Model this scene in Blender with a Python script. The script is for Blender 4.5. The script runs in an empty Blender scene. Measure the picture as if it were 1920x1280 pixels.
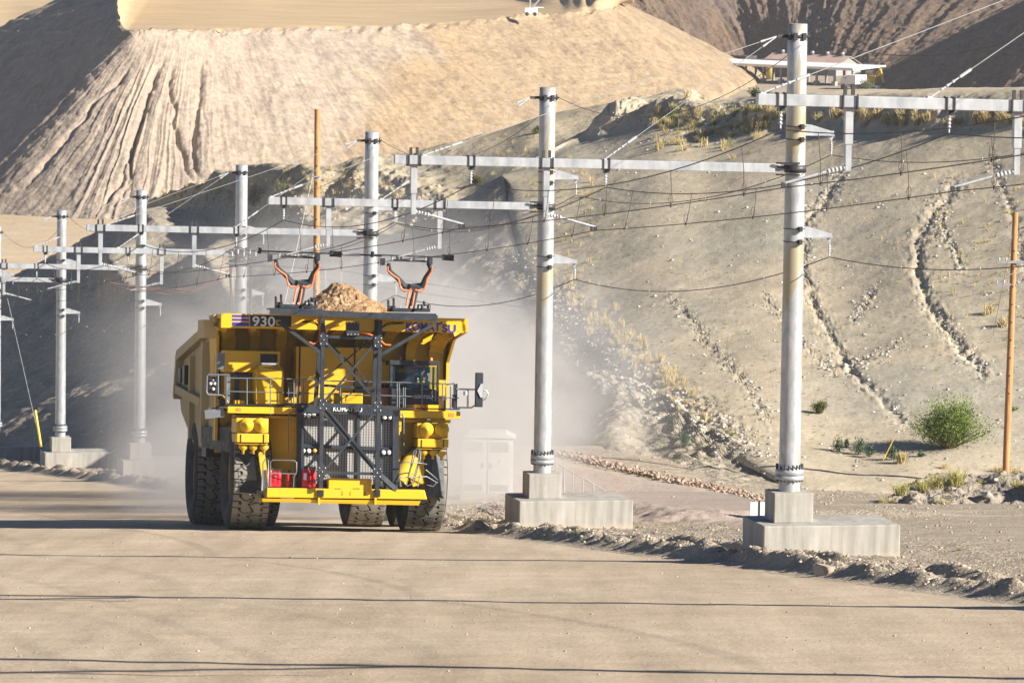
import bpy, math, random
import numpy as np
from mathutils import Vector, Matrix
from mathutils.bvhtree import BVHTree
random.seed(11)
rng = np.random.default_rng(7)
S = bpy.context.scene
COL = S.collection
# ------------------------------------------------------------------ camera
FPX = 200.0 / 36.0 * 1920.0            # focal length in photograph pixels
PITCH = math.atan(940.0 / FPX)
ROLL = 0.014
CAMZ = 24.0
cp, sp_ = math.cos(PITCH), math.sin(PITCH)
F3 = Vector((0, cp, -sp_)); U0 = Vector((0, sp_, cp)); R0 = Vector((1, 0, 0))
R3 = R0 * math.cos(ROLL) + U0 * math.sin(ROLL)
U3 = U0 * math.cos(ROLL) - R0 * math.sin(ROLL)
CAM = Vector((0, 0, CAMZ))
cam_d = bpy.data.cameras.new('camera'); cam = bpy.data.objects.new('camera', cam_d); COL.objects.link(cam)
M = Matrix((R3, U3, -F3)).transposed().to_4x4(); M.translation = CAM
cam.matrix_world = M
cam_d.lens = 200; cam_d.sensor_width = 36; cam_d.clip_start = 1; cam_d.clip_end = 6000
cam_d.dof.use_dof = True; cam_d.dof.focus_distance = 190; cam_d.dof.aperture_fstop = 6.3
S.camera = cam
# ------------------------------------------------------------------ light
SUN_E = math.radians(26.5); SUN_A = math.radians(65.0)   # azimuth from "towards camera" to the right
SUND = Vector((math.sin(SUN_A) * math.cos(SUN_E), -math.cos(SUN_A) * math.cos(SUN_E), math.sin(SUN_E)))
W = bpy.data.worlds.new("World"); S.world = W; W.use_nodes = True
nt = W.node_tree; nt.nodes.clear()
wo = nt.nodes.new('ShaderNodeOutputWorld'); bg = nt.nodes.new('ShaderNodeBackground'); sk = nt.nodes.new('ShaderNodeTexSky')
sk.sky_type = 'NISHITA'; sk.sun_disc = False; sk.air_density = .55; sk.dust_density = .2; sk.ozone_density = 2.5; sk.sun_elevation = SUN_E
sk.sun_rotation = math.atan2(SUND.x, SUND.y)
bg.inputs[1].default_value = 0.05
nt.links.new(sk.outputs[0], bg.inputs[0]); nt.links.new(bg.outputs[0], wo.inputs[0])
sl = bpy.data.lights.new('sun', 'SUN'); sl.energy = 5.0; sl.angle = math.radians(0.65); sl.color = (1.0, 0.94, 0.85)
so = bpy.data.objects.new('sun', sl); COL.objects.link(so)
so.rotation_euler = SUND.to_track_quat('Z', 'Y').to_euler(); so.location = (60, -60, 80)
S.view_settings.view_transform = 'Standard'; S.view_settings.look = 'None'; S.view_settings.gamma = 1
S.view_settings.exposure = 1.13
S.render.engine = 'CYCLES'
S.cycles.max_bounces = 5; S.cycles.diffuse_bounces = 1; S.cycles.glossy_bounces = 2
S.cycles.transparent_max_bounces = 8; S.cycles.transmission_bounces = 3; S.cycles.volume_bounces = 1
S.cycles.use_denoising = True
S.cycles.volume_step_rate = 1.0; S.cycles.volume_max_steps = 128

def P(px, py, d):
    return CAM + F3 * d + R3 * ((px - 960) / FPX * d) - U3 * ((py - 640) / FPX * d)
def proj(v):
    q = v - CAM; d = q.dot(F3)
    return 960 + q.dot(R3) / d * FPX, 640 - q.dot(U3) / d * FPX, d
def ray(px, py):
    return (F3 + R3 * ((px - 960) / FPX) - U3 * ((py - 640) / FPX)).normalized()
# ------------------------------------------------------------------ noise
def _h(ix, iy, iz, s):
    h = (ix * 374761393 + iy * 668265263 + iz * 1274126177 + s * 974634777) & 0xffffffff
    h = ((h ^ (h >> 13)) * 1103515245) & 0xffffffff
    h = ((h ^ (h >> 16)) * 2246822519) & 0xffffffff
    return ((h ^ (h >> 15)) & 0xffffff) / float(0xffffff)
def vn(x, y, z=0.0, s=0):
    x, y, z = np.broadcast_arrays(np.asarray(x, float), np.asarray(y, float), np.asarray(z, float))
    fx, fy, fz = np.floor(x), np.floor(y), np.floor(z)
    ix, iy, iz = fx.astype(np.int64), fy.astype(np.int64), fz.astype(np.int64)
    tx, ty, tz = x - fx, y - fy, z - fz
    tx, ty, tz = [t * t * (3 - 2 * t) for t in (tx, ty, tz)]
    r = 0
    for a in (0, 1):
        for b in (0, 1):
            for c in (0, 1):
                w = (tx if a else 1 - tx) * (ty if b else 1 - ty) * (tz if c else 1 - tz)
                r = r + w * _h(ix + a, iy + b, iz + c, s)
    return r * 2 - 1
def fbm(x, y, z=0.0, s=0, o=4, g=0.5):
    r = 0; a = 1.0; f = 1.0
    for k in range(o):
        r = r + a * vn(x * f, y * f, np.asarray(z) * f, s + k * 17); a *= g; f *= 2.03
    return r
def ridge(x, y, z=0.0, s=0, o=3):
    r = 0; a = 1.0; f = 1.0
    for k in range(o):
        r = r + a * (1 - 2 * np.abs(vn(x * f, y * f, np.asarray(z) * f, s + k * 13))); a *= .5; f *= 2.1
    return r
# ------------------------------------------------------------------ materials
MATS = {}
def lin(c):
    return tuple(((v / 255.0) / 12.92 if v <= 10 else ((v / 255.0 + 0.055) / 1.055) ** 2.4) for v in c) + (1.0,)
def new_mat(name):
    m = bpy.data.materials.new(name); m.use_nodes = True; n = m.node_tree; n.nodes.clear()
    o = n.nodes.new('ShaderNodeOutputMaterial'); b = n.nodes.new('ShaderNodeBsdfPrincipled')
    n.links.new(b.outputs[0], o.inputs[0]); MATS[name] = m
    return m, n, b, o
def coords(n, kind='Object', scale=(1, 1, 1), rot=(0, 0, 0)):
    tc = n.nodes.new('ShaderNodeTexCoord'); mp = n.nodes.new('ShaderNodeMapping')
    mp.inputs['Scale'].default_value = scale; mp.inputs['Rotation'].default_value = rot
    n.links.new(tc.outputs[kind], mp.inputs[0]); return mp.outputs[0]
def noise(n, vec, scale, detail=4, rough=0.55, dist=0.0):
    t = n.nodes.new('ShaderNodeTexNoise'); t.inputs['Scale'].default_value = scale
    t.inputs['Detail'].default_value = detail; t.inputs['Roughness'].default_value = rough
    t.inputs['Distortion'].default_value = dist
    n.links.new(vec, t.inputs['Vector']); return t.outputs['Fac']
def ramp(n, fac, stops):
    r = n.nodes.new('ShaderNodeValToRGB'); e = r.color_ramp.elements
    while len(e) < len(stops): e.new(0.5)
    for k, (p, c) in enumerate(stops):
        e[k].position = p; e[k].color = c if len(c) == 4 else tuple(c) + (1,)
    n.links.new(fac, r.inputs[0]); return r.outputs[0]
def mixc(n, fac, a, b, mode='MIX'):
    m = n.nodes.new('ShaderNodeMix'); m.data_type = 'RGBA'; m.blend_type = mode
    for i, v in ((0, fac), (6, a), (7, b)):
        if isinstance(v, (int, float, tuple)): m.inputs[i].default_value = v
        else: n.links.new(v, m.inputs[i])
    return m.outputs[2]
def math_n(n, op, a, b=0.0, c=None, clamp=False):
    m = n.nodes.new('ShaderNodeMath'); m.operation = op; m.use_clamp = clamp
    for i, v in ((0, a), (1, b)) + (((2, c),) if c is not None else ()):
        if isinstance(v, (int, float)): m.inputs[i].default_value = v
        else: n.links.new(v, m.inputs[i])
    return m.outputs[0]
def bump(n, b, h, strength, dist):
    t = n.nodes.new('ShaderNodeBump'); t.inputs['Strength'].default_value = strength; t.inputs['Distance'].default_value = dist
    n.links.new(h, t.inputs['Height']); n.links.new(t.outputs[0], b.inputs['Normal'])

def earth(name, c1, c2, c3=None, big=0.06, mid=1.2, fine=7.0, pebbles=0.35, bmp=0.25, peb_cols=None, streak=None, dark=0.75):
    """layered soil: two broad tones, mid mottling, fine grit, scattered pebbles"""
    m, n, b, o = new_mat(name)
    v = coords(n)
    f1 = noise(n, v, big, 5, 0.6, 0.3)
    base = ramp(n, f1, [(0.36, c1), (0.62, c2)] if c3 is None else [(0.34, c1), (0.5, c2), (0.66, c3)])
    f2 = noise(n, v, mid, 5, 0.65)
    base = mixc(n, 1.0, base, ramp(n, f2, [(0.3, (dark, dark, dark)), (0.7, (1.12, 1.12, 1.12))]), 'MULTIPLY')
    if streak:
        vs = coords(n, 'Object', streak[0], streak[1]); fs = noise(n, vs, streak[2], 6, 0.6)
        base = mixc(n, 1.0, base, ramp(n, fs, [(0.35, streak[3]), (0.65, streak[4])]), 'MULTIPLY')
    f3 = noise(n, v, fine, 3, 0.7)
    base = mixc(n, 1.0, base, ramp(n, f3, [(0.3, (.86, .86, .86)), (0.72, (1.1, 1.1, 1.1))]), 'MULTIPLY')
    h = f3
    if pebbles:
        vo = n.nodes.new('ShaderNodeTexVoronoi'); vo.inputs['Scale'].default_value = fine * 0.8
        n.links.new(v, vo.inputs['Vector'])
        mask = math_n(n, 'LESS_THAN', vo.outputs['Distance'], 0.3)
        sel = n.nodes.new('ShaderNodeSeparateColor'); n.links.new(vo.outputs['Color'], sel.inputs[0])
        pick = math_n(n, 'GREATER_THAN', sel.outputs[0], 1 - pebbles)
        mk = math_n(n, 'MULTIPLY', mask, pick)
        pc = ramp(n, sel.outputs[1], peb_cols or [(0.0, (.12, .1, .085)), (0.45, (.34, .29, .22)), (1.0, (.62, .56, .47))])
        base = mixc(n, mk, base, pc)
        h = math_n(n, 'ADD', f3, math_n(n, 'MULTIPLY', mk, 0.6))
    n.links.new(base, b.inputs['Base Color']); b.inputs['Roughness'].default_value = 0.95
    b.inputs['Specular IOR Level'].default_value = 0.15
    h2 = math_n(n, 'ADD', h, math_n(n, 'MULTIPLY', f2, 2.0))
    bump(n, b, h2, bmp, 0.25)
    return m
def paint(name, col, rough=0.4, dirt=0.25, dirt_col=(.42, .34, .24), metal=0.0, spec=0.5, scale=1.3, coat=0.0, settle=0.0):
    m, n, b, o = new_mat(name)
    v = coords(n); f = noise(n, v, scale, 6, 0.65)
    fac = ramp(n, f, [(0.42, (0, 0, 0)), (0.75, (dirt, dirt, dirt))])
    base = mixc(n, fac, tuple(col) + (1,), tuple(dirt_col) + (1,))
    if settle:      # dust lying on ledges and thin vertical run-off streaks
        g = n.nodes.new('ShaderNodeNewGeometry'); sx = n.nodes.new('ShaderNodeSeparateXYZ'); n.links.new(g.outputs['True Normal'], sx.inputs[0])
        up = ramp(n, math_n(n, 'ADD', sx.outputs[2], math_n(n, 'MULTIPLY', f, .5)), [(.55, (0, 0, 0)), (1.0, (settle, settle, settle))])
        base = mixc(n, up, base, tuple(dirt_col) + (1,))
        vs = coords(n, 'Object', (9, 9, .55)); fs = noise(n, vs, 1.0, 4, .6)
        base = mixc(n, ramp(n, fs, [(.56, (0, 0, 0)), (.74, (settle * .45,) * 3)]), base, tuple(c * .8 for c in dirt_col) + (1,))
    n.links.new(base, b.inputs['Base Color'])
    r = ramp(n, noise(n, v, scale * 4, 3), [(0.3, (rough * .8,) * 3), (0.7, (min(1, rough * 1.3),) * 3)])
    n.links.new(r, b.inputs['Roughness']); b.inputs['Metallic'].default_value = metal
    b.inputs['Specular IOR Level'].default_value = spec; b.inputs['Coat Weight'].default_value = coat
    return m
def galv(name, c1, c2, rough=0.45, metal=0.6, blot=None, vscale=1.2):
    m, n, b, o = new_mat(name)
    v = coords(n, 'Object', (1, 1, 0.45)); f = noise(n, v, vscale * 3, 5, 0.6)
    base = ramp(n, f, [(0.35, c1), (0.65, c2)])
    if blot:
        v2 = coords(n, 'Object', (1.6, 1.6, 0.38)); f2 = noise(n, v2, 0.9, 3, 0.5, 0.8)
        base = mixc(n, ramp(n, f2, [(blot[1], (0, 0, 0)), (blot[1] + 0.03, (1, 1, 1))]), base, blot[0] + (1,))
    n.links.new(base, b.inputs['Base Color']); b.inputs['Metallic'].default_value = metal
    b.inputs['Roughness'].default_value = rough
    bump(n, b, f, 0.15, 0.02)
    return m
# ------------------------------------------------------------------ mesh building
class MB:
    def __init__(s): s.v = []; s.f = []; s.smooth = []
    def add(s, vs, fs, sm=False):
        o = len(s.v); s.v += [tuple(v) for v in vs]; s.f += [tuple(i + o for i in f) for f in fs]; s.smooth += [sm] * len(fs)
    def box(s, a, b):
        x0, y0, z0 = [min(a[i], b[i]) for i in range(3)]; x1, y1, z1 = [max(a[i], b[i]) for i in range(3)]
        s.add([(x0, y0, z0), (x1, y0, z0), (x1, y1, z0), (x0, y1, z0), (x0, y0, z1), (x1, y0, z1), (x1, y1, z1), (x0, y1, z1)],
              [(0, 3, 2, 1), (4, 5, 6, 7), (0, 1, 5, 4), (1, 2, 6, 5), (2, 3, 7, 6), (3, 0, 4, 7)])
    def bar(s, p, q, w, h=None, up=(0, 0, 1)):
        p, q = Vector(p), Vector(q); d = (q - p).normalized(); u = Vector(up)
        if abs(d.dot(u)) > .98: u = Vector((0, 1, 0))
        r = d.cross(u).normalized(); u = r.cross(d); h = h or w
        c = [r * (i * w / 2) + u * (j * h / 2) for i, j in ((-1, -1), (1, -1), (1, 1), (-1, 1))]
        s.add([p + k for k in c] + [q + k for k in c], [(0, 1, 2, 3), (7, 6, 5, 4), (0, 4, 5, 1), (1, 5, 6, 2), (2, 6, 7, 3), (3, 7, 4, 0)])
    def tube(s, pts, r, n=8, cap=True):
        pts = [Vector(p) for p in pts]; rr = r if isinstance(r, (list, tuple)) else [r] * len(pts)
        ref = Vector((0, 0, 1)); vs = []; prev = None
        for i, p in enumerate(pts):
            t = (pts[min(i + 1, len(pts) - 1)] - pts[max(i - 1, 0)]).normalized()
            if prev is None:
                a = t.cross(ref if abs(t.z) < .95 else Vector((1, 0, 0))).normalized()
            else:
                a = (prev - t * prev.dot(t)).normalized()
            prev = a; b = t.cross(a)
            vs += [p + (a * math.cos(2 * math.pi * k / n) + b * math.sin(2 * math.pi * k / n)) * rr[i] for k in range(n)]
        fs = [(i * n + k, i * n + (k + 1) % n, (i + 1) * n + (k + 1) % n, (i + 1) * n + k) for i in range(len(pts) - 1) for k in range(n)]
        s.add(vs, fs, True)
        if cap:
            L = (len(pts) - 1) * n
            s.add(vs[:n], [tuple(range(n))[::-1]]); s.add(vs[L:], [tuple(range(n))])
    def lathe(s, prof, axis='z', c=(0, 0, 0), n=24, sm=True):
        vs = []
        for r, h in prof:
            for k in range(n):
                a = 2 * math.pi * k / n; x, y = r * math.cos(a), r * math.sin(a)
                vs.append({'z': (x, y, h), 'y': (x, h, y), 'x': (h, x, y)}[axis])
        vs = [(v[0] + c[0], v[1] + c[1], v[2] + c[2]) for v in vs]
        s.add(vs, [(i * n + k, i * n + (k + 1) % n, (i + 1) * n + (k + 1) % n, (i + 1) * n + k) for i in range(len(prof) - 1) for k in range(n)], sm)
    def poly(s, pts, d):
        """flat polygon extruded by vector d"""
        pts = [Vector(p) for p in pts]; d = Vector(d); n = len(pts)
        s.add(pts + [p + d for p in pts], [tuple(range(n)), tuple(range(2 * n - 1, n - 1, -1))] + [(i, i + n, (i + 1) % n + n, (i + 1) % n) for i in range(n)])
    def build(s, name, mat, parent=None, bevel=0.0):
        me = bpy.data.meshes.new(name); me.from_pydata(s.v, [], s.f)
        me.polygons.foreach_set('use_smooth', s.smooth); me.update()
        import bmesh
        bm = bmesh.new(); bm.from_mesh(me); bmesh.ops.recalc_face_normals(bm, faces=bm.faces)
        bm.to_mesh(me); bm.free()
        o = bpy.data.objects.new(name, me); COL.objects.link(o); me.materials.append(mat)
        if parent is not None: o.parent = parent
        if bevel:
            bv = o.modifiers.new('b', 'BEVEL'); bv.width = bevel; bv.segments = 2; bv.limit_method = 'ANGLE'
        return o
def tag(o, label=None, cat=None, group=None, kind=None):
    for k, v in (('label', label), ('category', cat), ('group', group), ('kind', kind)):
        if v: o[k] = v
    return o
def empty(name, loc=(0, 0, 0), mat=None):
    o = bpy.data.objects.new(name, None); COL.objects.link(o); o.empty_display_size = .3
    if mat is not None: o.matrix_world = mat
    else: o.location = loc
    return o
def copy_tree(o, parent=None):
    c = o.copy(); COL.objects.link(c)
    if parent is not None: c.parent = parent
    for ch in list(o.children): copy_tree(ch, c)
    return c
def grid_mesh(name, V, mat, smooth=True):
    nu, nv = V.shape[:2]; me = bpy.data.meshes.new(name)
    idx = np.arange(nu * nv).reshape(nu, nv)
    q = np.stack([idx[:-1, :-1], idx[1:, :-1], idx[1:, 1:], idx[:-1, 1:]], -1).reshape(-1, 4)
    me.vertices.add(nu * nv); me.vertices.foreach_set('co', V.reshape(-1).astype(np.float32))
    me.loops.add(q.size); me.loops.foreach_set('vertex_index', q.reshape(-1).astype(np.int32))
    me.polygons.add(len(q)); me.polygons.foreach_set('loop_start', np.arange(0, q.size, 4, dtype=np.int32))
    me.polygons.foreach_set('loop_total', np.full(len(q), 4, dtype=np.int32))
    me.polygons.foreach_set('use_smooth', np.full(len(q), smooth)); me.update(calc_edges=True)
    o = bpy.data.objects.new(name, me); COL.objects.link(o); me.materials.append(mat)
    return o, q
BV = {}
def reg(name, V, q):
    BV[name] = BVHTree.FromPolygons([tuple(v) for v in V.reshape(-1, 3)], [tuple(int(i) for i in f) for f in q])
def hit(px, py, names=None):
    best = None; d = ray(px, py)
    for k in (names or BV):
        h = BV[k].ray_cast(CAM, d)
        if h[0] is not None and (best is None or h[3] < best[1]): best = (h[0], h[3], h[1])
    return best[0] if best else None
def drop(x, y, names):
    best = None
    for k in names:
        h = BV[k].ray_cast(Vector((x, y, 200)), Vector((0, 0, -1)))
        if h[0] is not None and (best is None or h[0].z > best): best = h[0].z
    return best
def catmull(A, n):
    """A (k,...) control rows -> n rows"""
    k = A.shape[0]; t = np.linspace(0, k - 1 - 1e-9, n); i = t.astype(int); f = (t - i).reshape((-1,) + (1,) * (A.ndim - 1))
    g = lambda j: A[np.clip(j, 0, k - 1)]
    p0, p1, p2, p3 = g(i - 1), g(i), g(i + 1), g(i + 2)
    return 0.5 * ((2 * p1) + (-p0 + p2) * f + (2 * p0 - 5 * p1 + 4 * p2 - p3) * f ** 2 + (-p0 + 3 * p1 - 3 * p2 + p3) * f ** 3)
def patch(name, rows, nu, nv, mat, disp=None):
    """rows: list (top to bottom) of lists (left to right) of (px,py,depth); a real surface in world space"""
    A = np.array([[tuple(P(*c)) for c in r] for r in rows])
    B = catmull(A, nv)                       # down
    B = catmull(B.transpose(1, 0, 2), nu)    # across -> (nu,nv,3)
    du = np.gradient(B, axis=0); dv = np.gradient(B, axis=1)
    N = np.cross(du, dv); N /= np.linalg.norm(N, axis=2, keepdims=True) + 1e-9
    N = np.where((N[..., 2:3] < 0), -N, N)
    if disp is not None:
        uu, vv = np.meshgrid(np.linspace(0, 1, nu), np.linspace(0, 1, nv), indexing='ij')
        B = B + N * disp(B, uu, vv)[..., None]
    o, q = grid_mesh(name, B, mat)
    reg(name, B, q)
    return o, B
# ================================================================== GROUND
A0 = P(651, 995, 195.5)
DIR = ray(-1190, 722)
hl = math.hypot(DIR.x, DIR.y)
HS = np.array([DIR.x / hl, DIR.y / hl]); HT = np.array([HS[1], -HS[0]]); GR = -DIR.z / hl
def st(X, Y): 
    a, b = X - A0.x, Y - A0.y
    return a * HS[0] + b * HS[1], a * HT[0] + b * HT[1]
def xy(s, t): return A0.x + s * HS[0] + t * HT[0], A0.y + s * HS[1] + t * HT[1]
def zplane(s): return A0.z - GR * s
def on_plane(px, py):
    d = ray(px, py); n = Vector((GR * HS[0], GR * HS[1], 1)); k = (A0 - CAM).dot(n) / d.dot(n)
    return CAM + d * k
bp = on_plane(1920, 1125); TB = float(st(bp.x, bp.y)[1])
S0 = float(st(*on_plane(1200, 980).to_2d())[0]); _q = P(1500, 938, 237); S1 = float(st(_q.x, _q.y)[0])
def sstep(x, a, b):
    t = np.clip((x - a) / (b - a), 0, 1); return t * t * (3 - 2 * t)
def G(X, Y):
    X = np.asarray(X, float); Y = np.asarray(Y, float)
    s, t = st(X, Y); tp = t - TB
    z = zplane(s)
    z = z - 0.022 * t * np.exp(-((s - 2) ** 2 + t ** 2) / 150.0)
    near = np.exp(-((tp - 4) / 14.0) ** 2)
    # road: faint ruts along the travel direction
    rd = sstep(-tp, 0.3, 1.2)
    z = z + rd * (0.012 * vn(t * 1.6, s * .05, 0, 3) + 0.008 * fbm(t * .35, s * .12, 0, 4))
    # windrow at the road edge
    gap = 1 - .85 * np.exp(-((vn(s * .11, 3.3, 0, 21) - .75) / .12) ** 2)
    b1 = (.36 + .12 * fbm(s * .5, 1.0, 0, 5) + .08 * fbm(s * 2.6, tp * 3, 0, 12, 3)) * np.exp(-((tp - .1 * vn(s * .4, 0, 0, 9)) / .5) ** 2) * gap
    b2 = (.22 + .2 * vn(s * .35, 7.0, 0, 6)) * np.exp(-((tp - 1.25 - .2 * vn(s * .3, 0, 0, 8)) / .42) ** 2)
    rough = (1 - .9 * sstep(tp, 8, 11)) * sstep(tp, -.7, .2) * (.07 * fbm(X * 1.7, Y * 1.7, 0, 31, 4) + .05 * np.maximum(0, vn(X * 4.5, Y * 4.5, 0, 33)))
    z = z + b1 + np.maximum(b2, 0) + rough + .16 * sstep(tp, .3, 1.6)
    z = z + GR * np.clip(s - S1, 0, 18) * sstep(tp, 4, 9) * (1 - sstep(s, S1 + 19, S1 + 27))
    # little bank at the near edge of the gravel pad, and low spoil heaps on the right
    z = z + .3 * sstep(s, S0 - 2.2, S0 - .6) * sstep(tp, 7, 9) * (1 - sstep(tp, 16, 20))
    return z
def zroad(x, y): return float(G(x, y))

ROADM = earth('road_dirt', (.46, .36, .255), (.49, .395, .285), (.44, .345, .24), big=0.05, mid=.5, fine=9, pebbles=.18, bmp=.22,
              peb_cols=[(0, (.3, .23, .16)), (.6, (.5, .41, .31)), (1, (.66, .58, .46))],
              streak=((.9, .03, .5), (0, 0, math.atan2(HS[0], HS[1])), 1.0, (.86, .84, .83), (1.09, 1.08, 1.08)), dark=.92)
SHOM = earth('shoulder_rubble', (.42, .345, .26), (.37, .305, .225), (.48, .40, .30), big=.15, mid=1.3, fine=9, pebbles=.6, bmp=.5,
             peb_cols=[(0, (.2, .16, .12)), (.4, (.48, .4, .3)), (1, (.74, .67, .56))], dark=.8)
def strip(name, s0, s1, ns, t0, t1, nt_, mat, kind='structure'):
    s = np.linspace(0, 1, ns) ** 1.35 * (s1 - s0) + s0; t = np.linspace(t0, t1, nt_)
    ss, tt = np.meshgrid(s, t, indexing='ij'); X, Y = xy(ss, tt)
    V = np.stack([X, Y, G(X, Y)], -1); o, q = grid_mesh(name, V[:, ::-1], mat); reg(name, V[:, ::-1], q)
    tag(o, kind=kind); return o, V
strip('haul_road', -125, 520, 560, TB - 75, TB - 1.15, 150, ROADM)
strip('road_shoulder', -80, 260, 1500, TB - 1.2, TB + 3.2, 44, SHOM)
strip('roadside_ground', -80, 300, 700, TB + 3.15, TB + 60, 260, SHOM)
# far sheet of ground reaching the horizon, under everything
FARM = earth('far_ground', (.45, .36, .25), (.5, .4, .29), big=.01, mid=.05, fine=.6, pebbles=0, bmp=.1)
s = np.linspace(-600, 4600, 80); t = np.linspace(-2600, 2600, 80); ss, tt = np.meshgrid(s, t, indexing='ij'); X, Y = xy(ss, tt)
V = np.stack([X, Y, zplane(np.minimum(ss, 1400)) - 2.2], -1)
o, q = grid_mesh('ground', V[:, ::-1], FARM); tag(o, kind='structure')

# ================================================================== HILLS
def px_of(B):
    q = B - np.array(CAM); d = q @ np.array(F3)
    return 960 + (q @ np.array(R3)) / d * FPX, 640 - (q @ np.array(U3)) / d * FPX, d
def seg_dist(x, y, pl):
    best = np.full(x.shape, 1e9); par = np.zeros(x.shape)
    for k in range(len(pl) - 1):
        ax, ay = pl[k]; bx, by = pl[k + 1]; L = (bx - ax) ** 2 + (by - ay) ** 2
        t = np.clip(((x - ax) * (bx - ax) + (y - ay) * (by - ay)) / L, 0, 1)
        dd = np.hypot(x - ax - t * (bx - ax), y - ay - t * (by - ay)); m = dd < best
        best = np.where(m, dd, best); par = np.where(m, (k + t) / (len(pl) - 1), par)
    return best, par
def gully(B, pl, wpx, depth, s=0):
    x, y, d = px_of(B)
    x = x + 5 * vn(x / 22, y / 22, 0, 40 + s) + 2 * vn(x / 7, y / 7, 0, 41 + s)
    dist, par = seg_dist(x, y, pl)
    env = np.clip(np.minimum(par, 1 - par) * 8 + .25, 0, 1) * (.8 + .3 * vn(par * 9, s, 0, 44))
    return -depth * env * (.75 * np.exp(-(dist / wpx) ** 2) + .25 * np.exp(-(dist / (2.5 * wpx)) ** 2))
def skirt(rows, dz=3.0):
    return rows
# --- right hillside (graded, pale, gullied)
HILLM = earth('hillside_soil', (.46, .395, .285), (.49, .41, .29), (.43, .385, .295), big=.045, mid=.35, fine=3.6, pebbles=.22, bmp=.15,
              peb_cols=[(0, (.16, .145, .125)), (.5, (.33, .3, .25)), (1, (.5, .47, .42))], dark=.84)
top = [(945, 325, 345), (1010, 292, 348), (1080, 255, 350), (1150, 222, 352), (1210, 196, 352), (1270, 182, 350), (1340, 190, 346),
       (1430, 182, 341), (1550, 176, 335), (1700, 170, 328), (1850, 166, 322), (2150, 160, 310)]
bot = [(938, 332, 345), (955, 400, 330), (975, 480, 316), (1030, 580, 298), (1090, 640, 286), (1180, 700, 273), (1300, 780, 258.5),
       (1440, 856, 247), (1600, 938, 238.5), (1750, 940, 238), (1900, 942, 238), (2150, 945, 238)]
def mix_rows(a, b, f, sag=0):
    return [tuple(p[i] * (1 - f) + q[i] * f + (sag if i == 2 else 0) for i in range(3)) for p, q in zip(a, b)]
rows = [[(x, y + (14 if x > 1100 else 4), d + (28 if x > 1100 else 8)) for x, y, d in top], top, mix_rows(top, bot, .12, 1.5), mix_rows(top, bot, .35, -1.5), mix_rows(top, bot, .68, -2), bot, [(x, y + 46, d - 2.5) for x, y, d in bot]]
GULS = [([(1575, 330), (1545, 380), (1508, 420), (1505, 500), (1535, 590), (1590, 690), (1660, 760), (1700, 790)], 5.5, .5),
        ([(1790, 345), (1745, 400), (1722, 450), (1722, 510), (1745, 580), (1790, 640), (1840, 700)], 7, .75),
        ([(1765, 400), (1770, 440), (1795, 480), (1802, 510)], 4, .35), ([(1760, 590), (1800, 650), (1850, 700)], 3.5, .3),
        ([(1440, 560), (1500, 640), (1560, 700)], 3, .18), ([(1260, 560), (1330, 640), (1400, 720), (1440, 790)], 4, .25),
        ([(1640, 540), (1600, 600)], 3, .2), ([(1690, 640), (1640, 670), (1580, 690)], 3, .2), ([(1860, 300), (1905, 420), (1925, 520)], 4, .4)]
def dH(B, u, v):
    x, y, d = px_of(B)
    r = .15 * fbm(B[..., 0] * .12, B[..., 1] * .12, 0, 50, 2) + .022 * fbm(B[..., 0] * 1.1, B[..., 1] * 1.1, 0, 51, 4)
    topz = np.exp(-((y - 215) / 28) ** 2)
    r = r + topz * (.5 * fbm(B[..., 0] * .3, B[..., 1] * .25, 0, 52, 3) + .14 * fbm(B[..., 0] * 1.5, B[..., 1] * 1.2, 0, 56, 3))
    rib, _ = seg_dist(x, y, [(1060, 560), (1150, 650), (1260, 730), (1400, 830)])
    r = r + np.exp(-(rib / 30) ** 2) * .13 * np.abs(fbm(B[..., 0] * 2.2, B[..., 1] * 2.2, B[..., 2] * 2, 53, 3))
    knob, _ = seg_dist(x, y, [(1130, 245), (1200, 212), (1290, 192)])
    r = r + np.exp(-(knob / 18) ** 2) * (.35 + .5 * fbm(B[..., 0] * .3, B[..., 1] * .3, 0, 54, 3) + .12 * fbm(B[..., 0] * 1.5, B[..., 1] * 1.5, 0, 57, 3))
    for i, (pl, w, dep) in enumerate(GULS):
        r = r + gully(B, pl, w * 1.0, dep * (.2 if i in (0, 1, 2, 8) else .1), i)
        ds, _ = seg_dist(x, y, pl); r = r + np.exp(-(ds / (w * 3.5)) ** 2) * .08 * fbm(B[..., 0] * 3, B[..., 1] * 3, B[..., 2] * 3, 58, 3)
    return r * np.clip(v * 12, 0, 1) * np.clip((1 - v) * 25, .15, 1)
oH, BH = patch('right_hillside', rows, 820, 520, HILLM, dH); tag(oH, kind='structure')
# --- long dark flank of the embankment beside the road, and the lit foot of the hillside
crest = [(1480, 876, 244.9), (1440, 856, 247), (1300, 780, 258.5), (1180, 700, 273), (1090, 640, 286), (1030, 580, 298), (975, 480, 316), (953, 400, 330), (938, 330, 345),
         (885, 425, 366), (775, 440, 400), (660, 436, 425), (550, 440, 452), (445, 452, 480), (352, 400, 520), (255, 405, 585), (150, 462, 640), (0, 535, 705), (-200, 620, 780)]
foot = [(1500, 950, 236.9), (1440, 944, 237.5), (1250, 898, 245), (1050, 858, 255), (850, 912, 272), (650, 906, 282), (450, 898, 297)]
for _d in (318, 335, 358, 390, 415, 445, 472, 512, 575, 630, 695, 770):
    _px = -1187 + 12659 / (_d / 33.75) + 3.5 * FPX / _d; foot.append((_px, 722 - .0051 * (_px + 1190) + 55330 / _d, _d))
rows = [crest, mix_rows(crest, foot, .33, .8), mix_rows(crest, foot, .66, 1.0), foot, [(x, y + 25, d - 1.0) for x, y, d in foot]]
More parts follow.
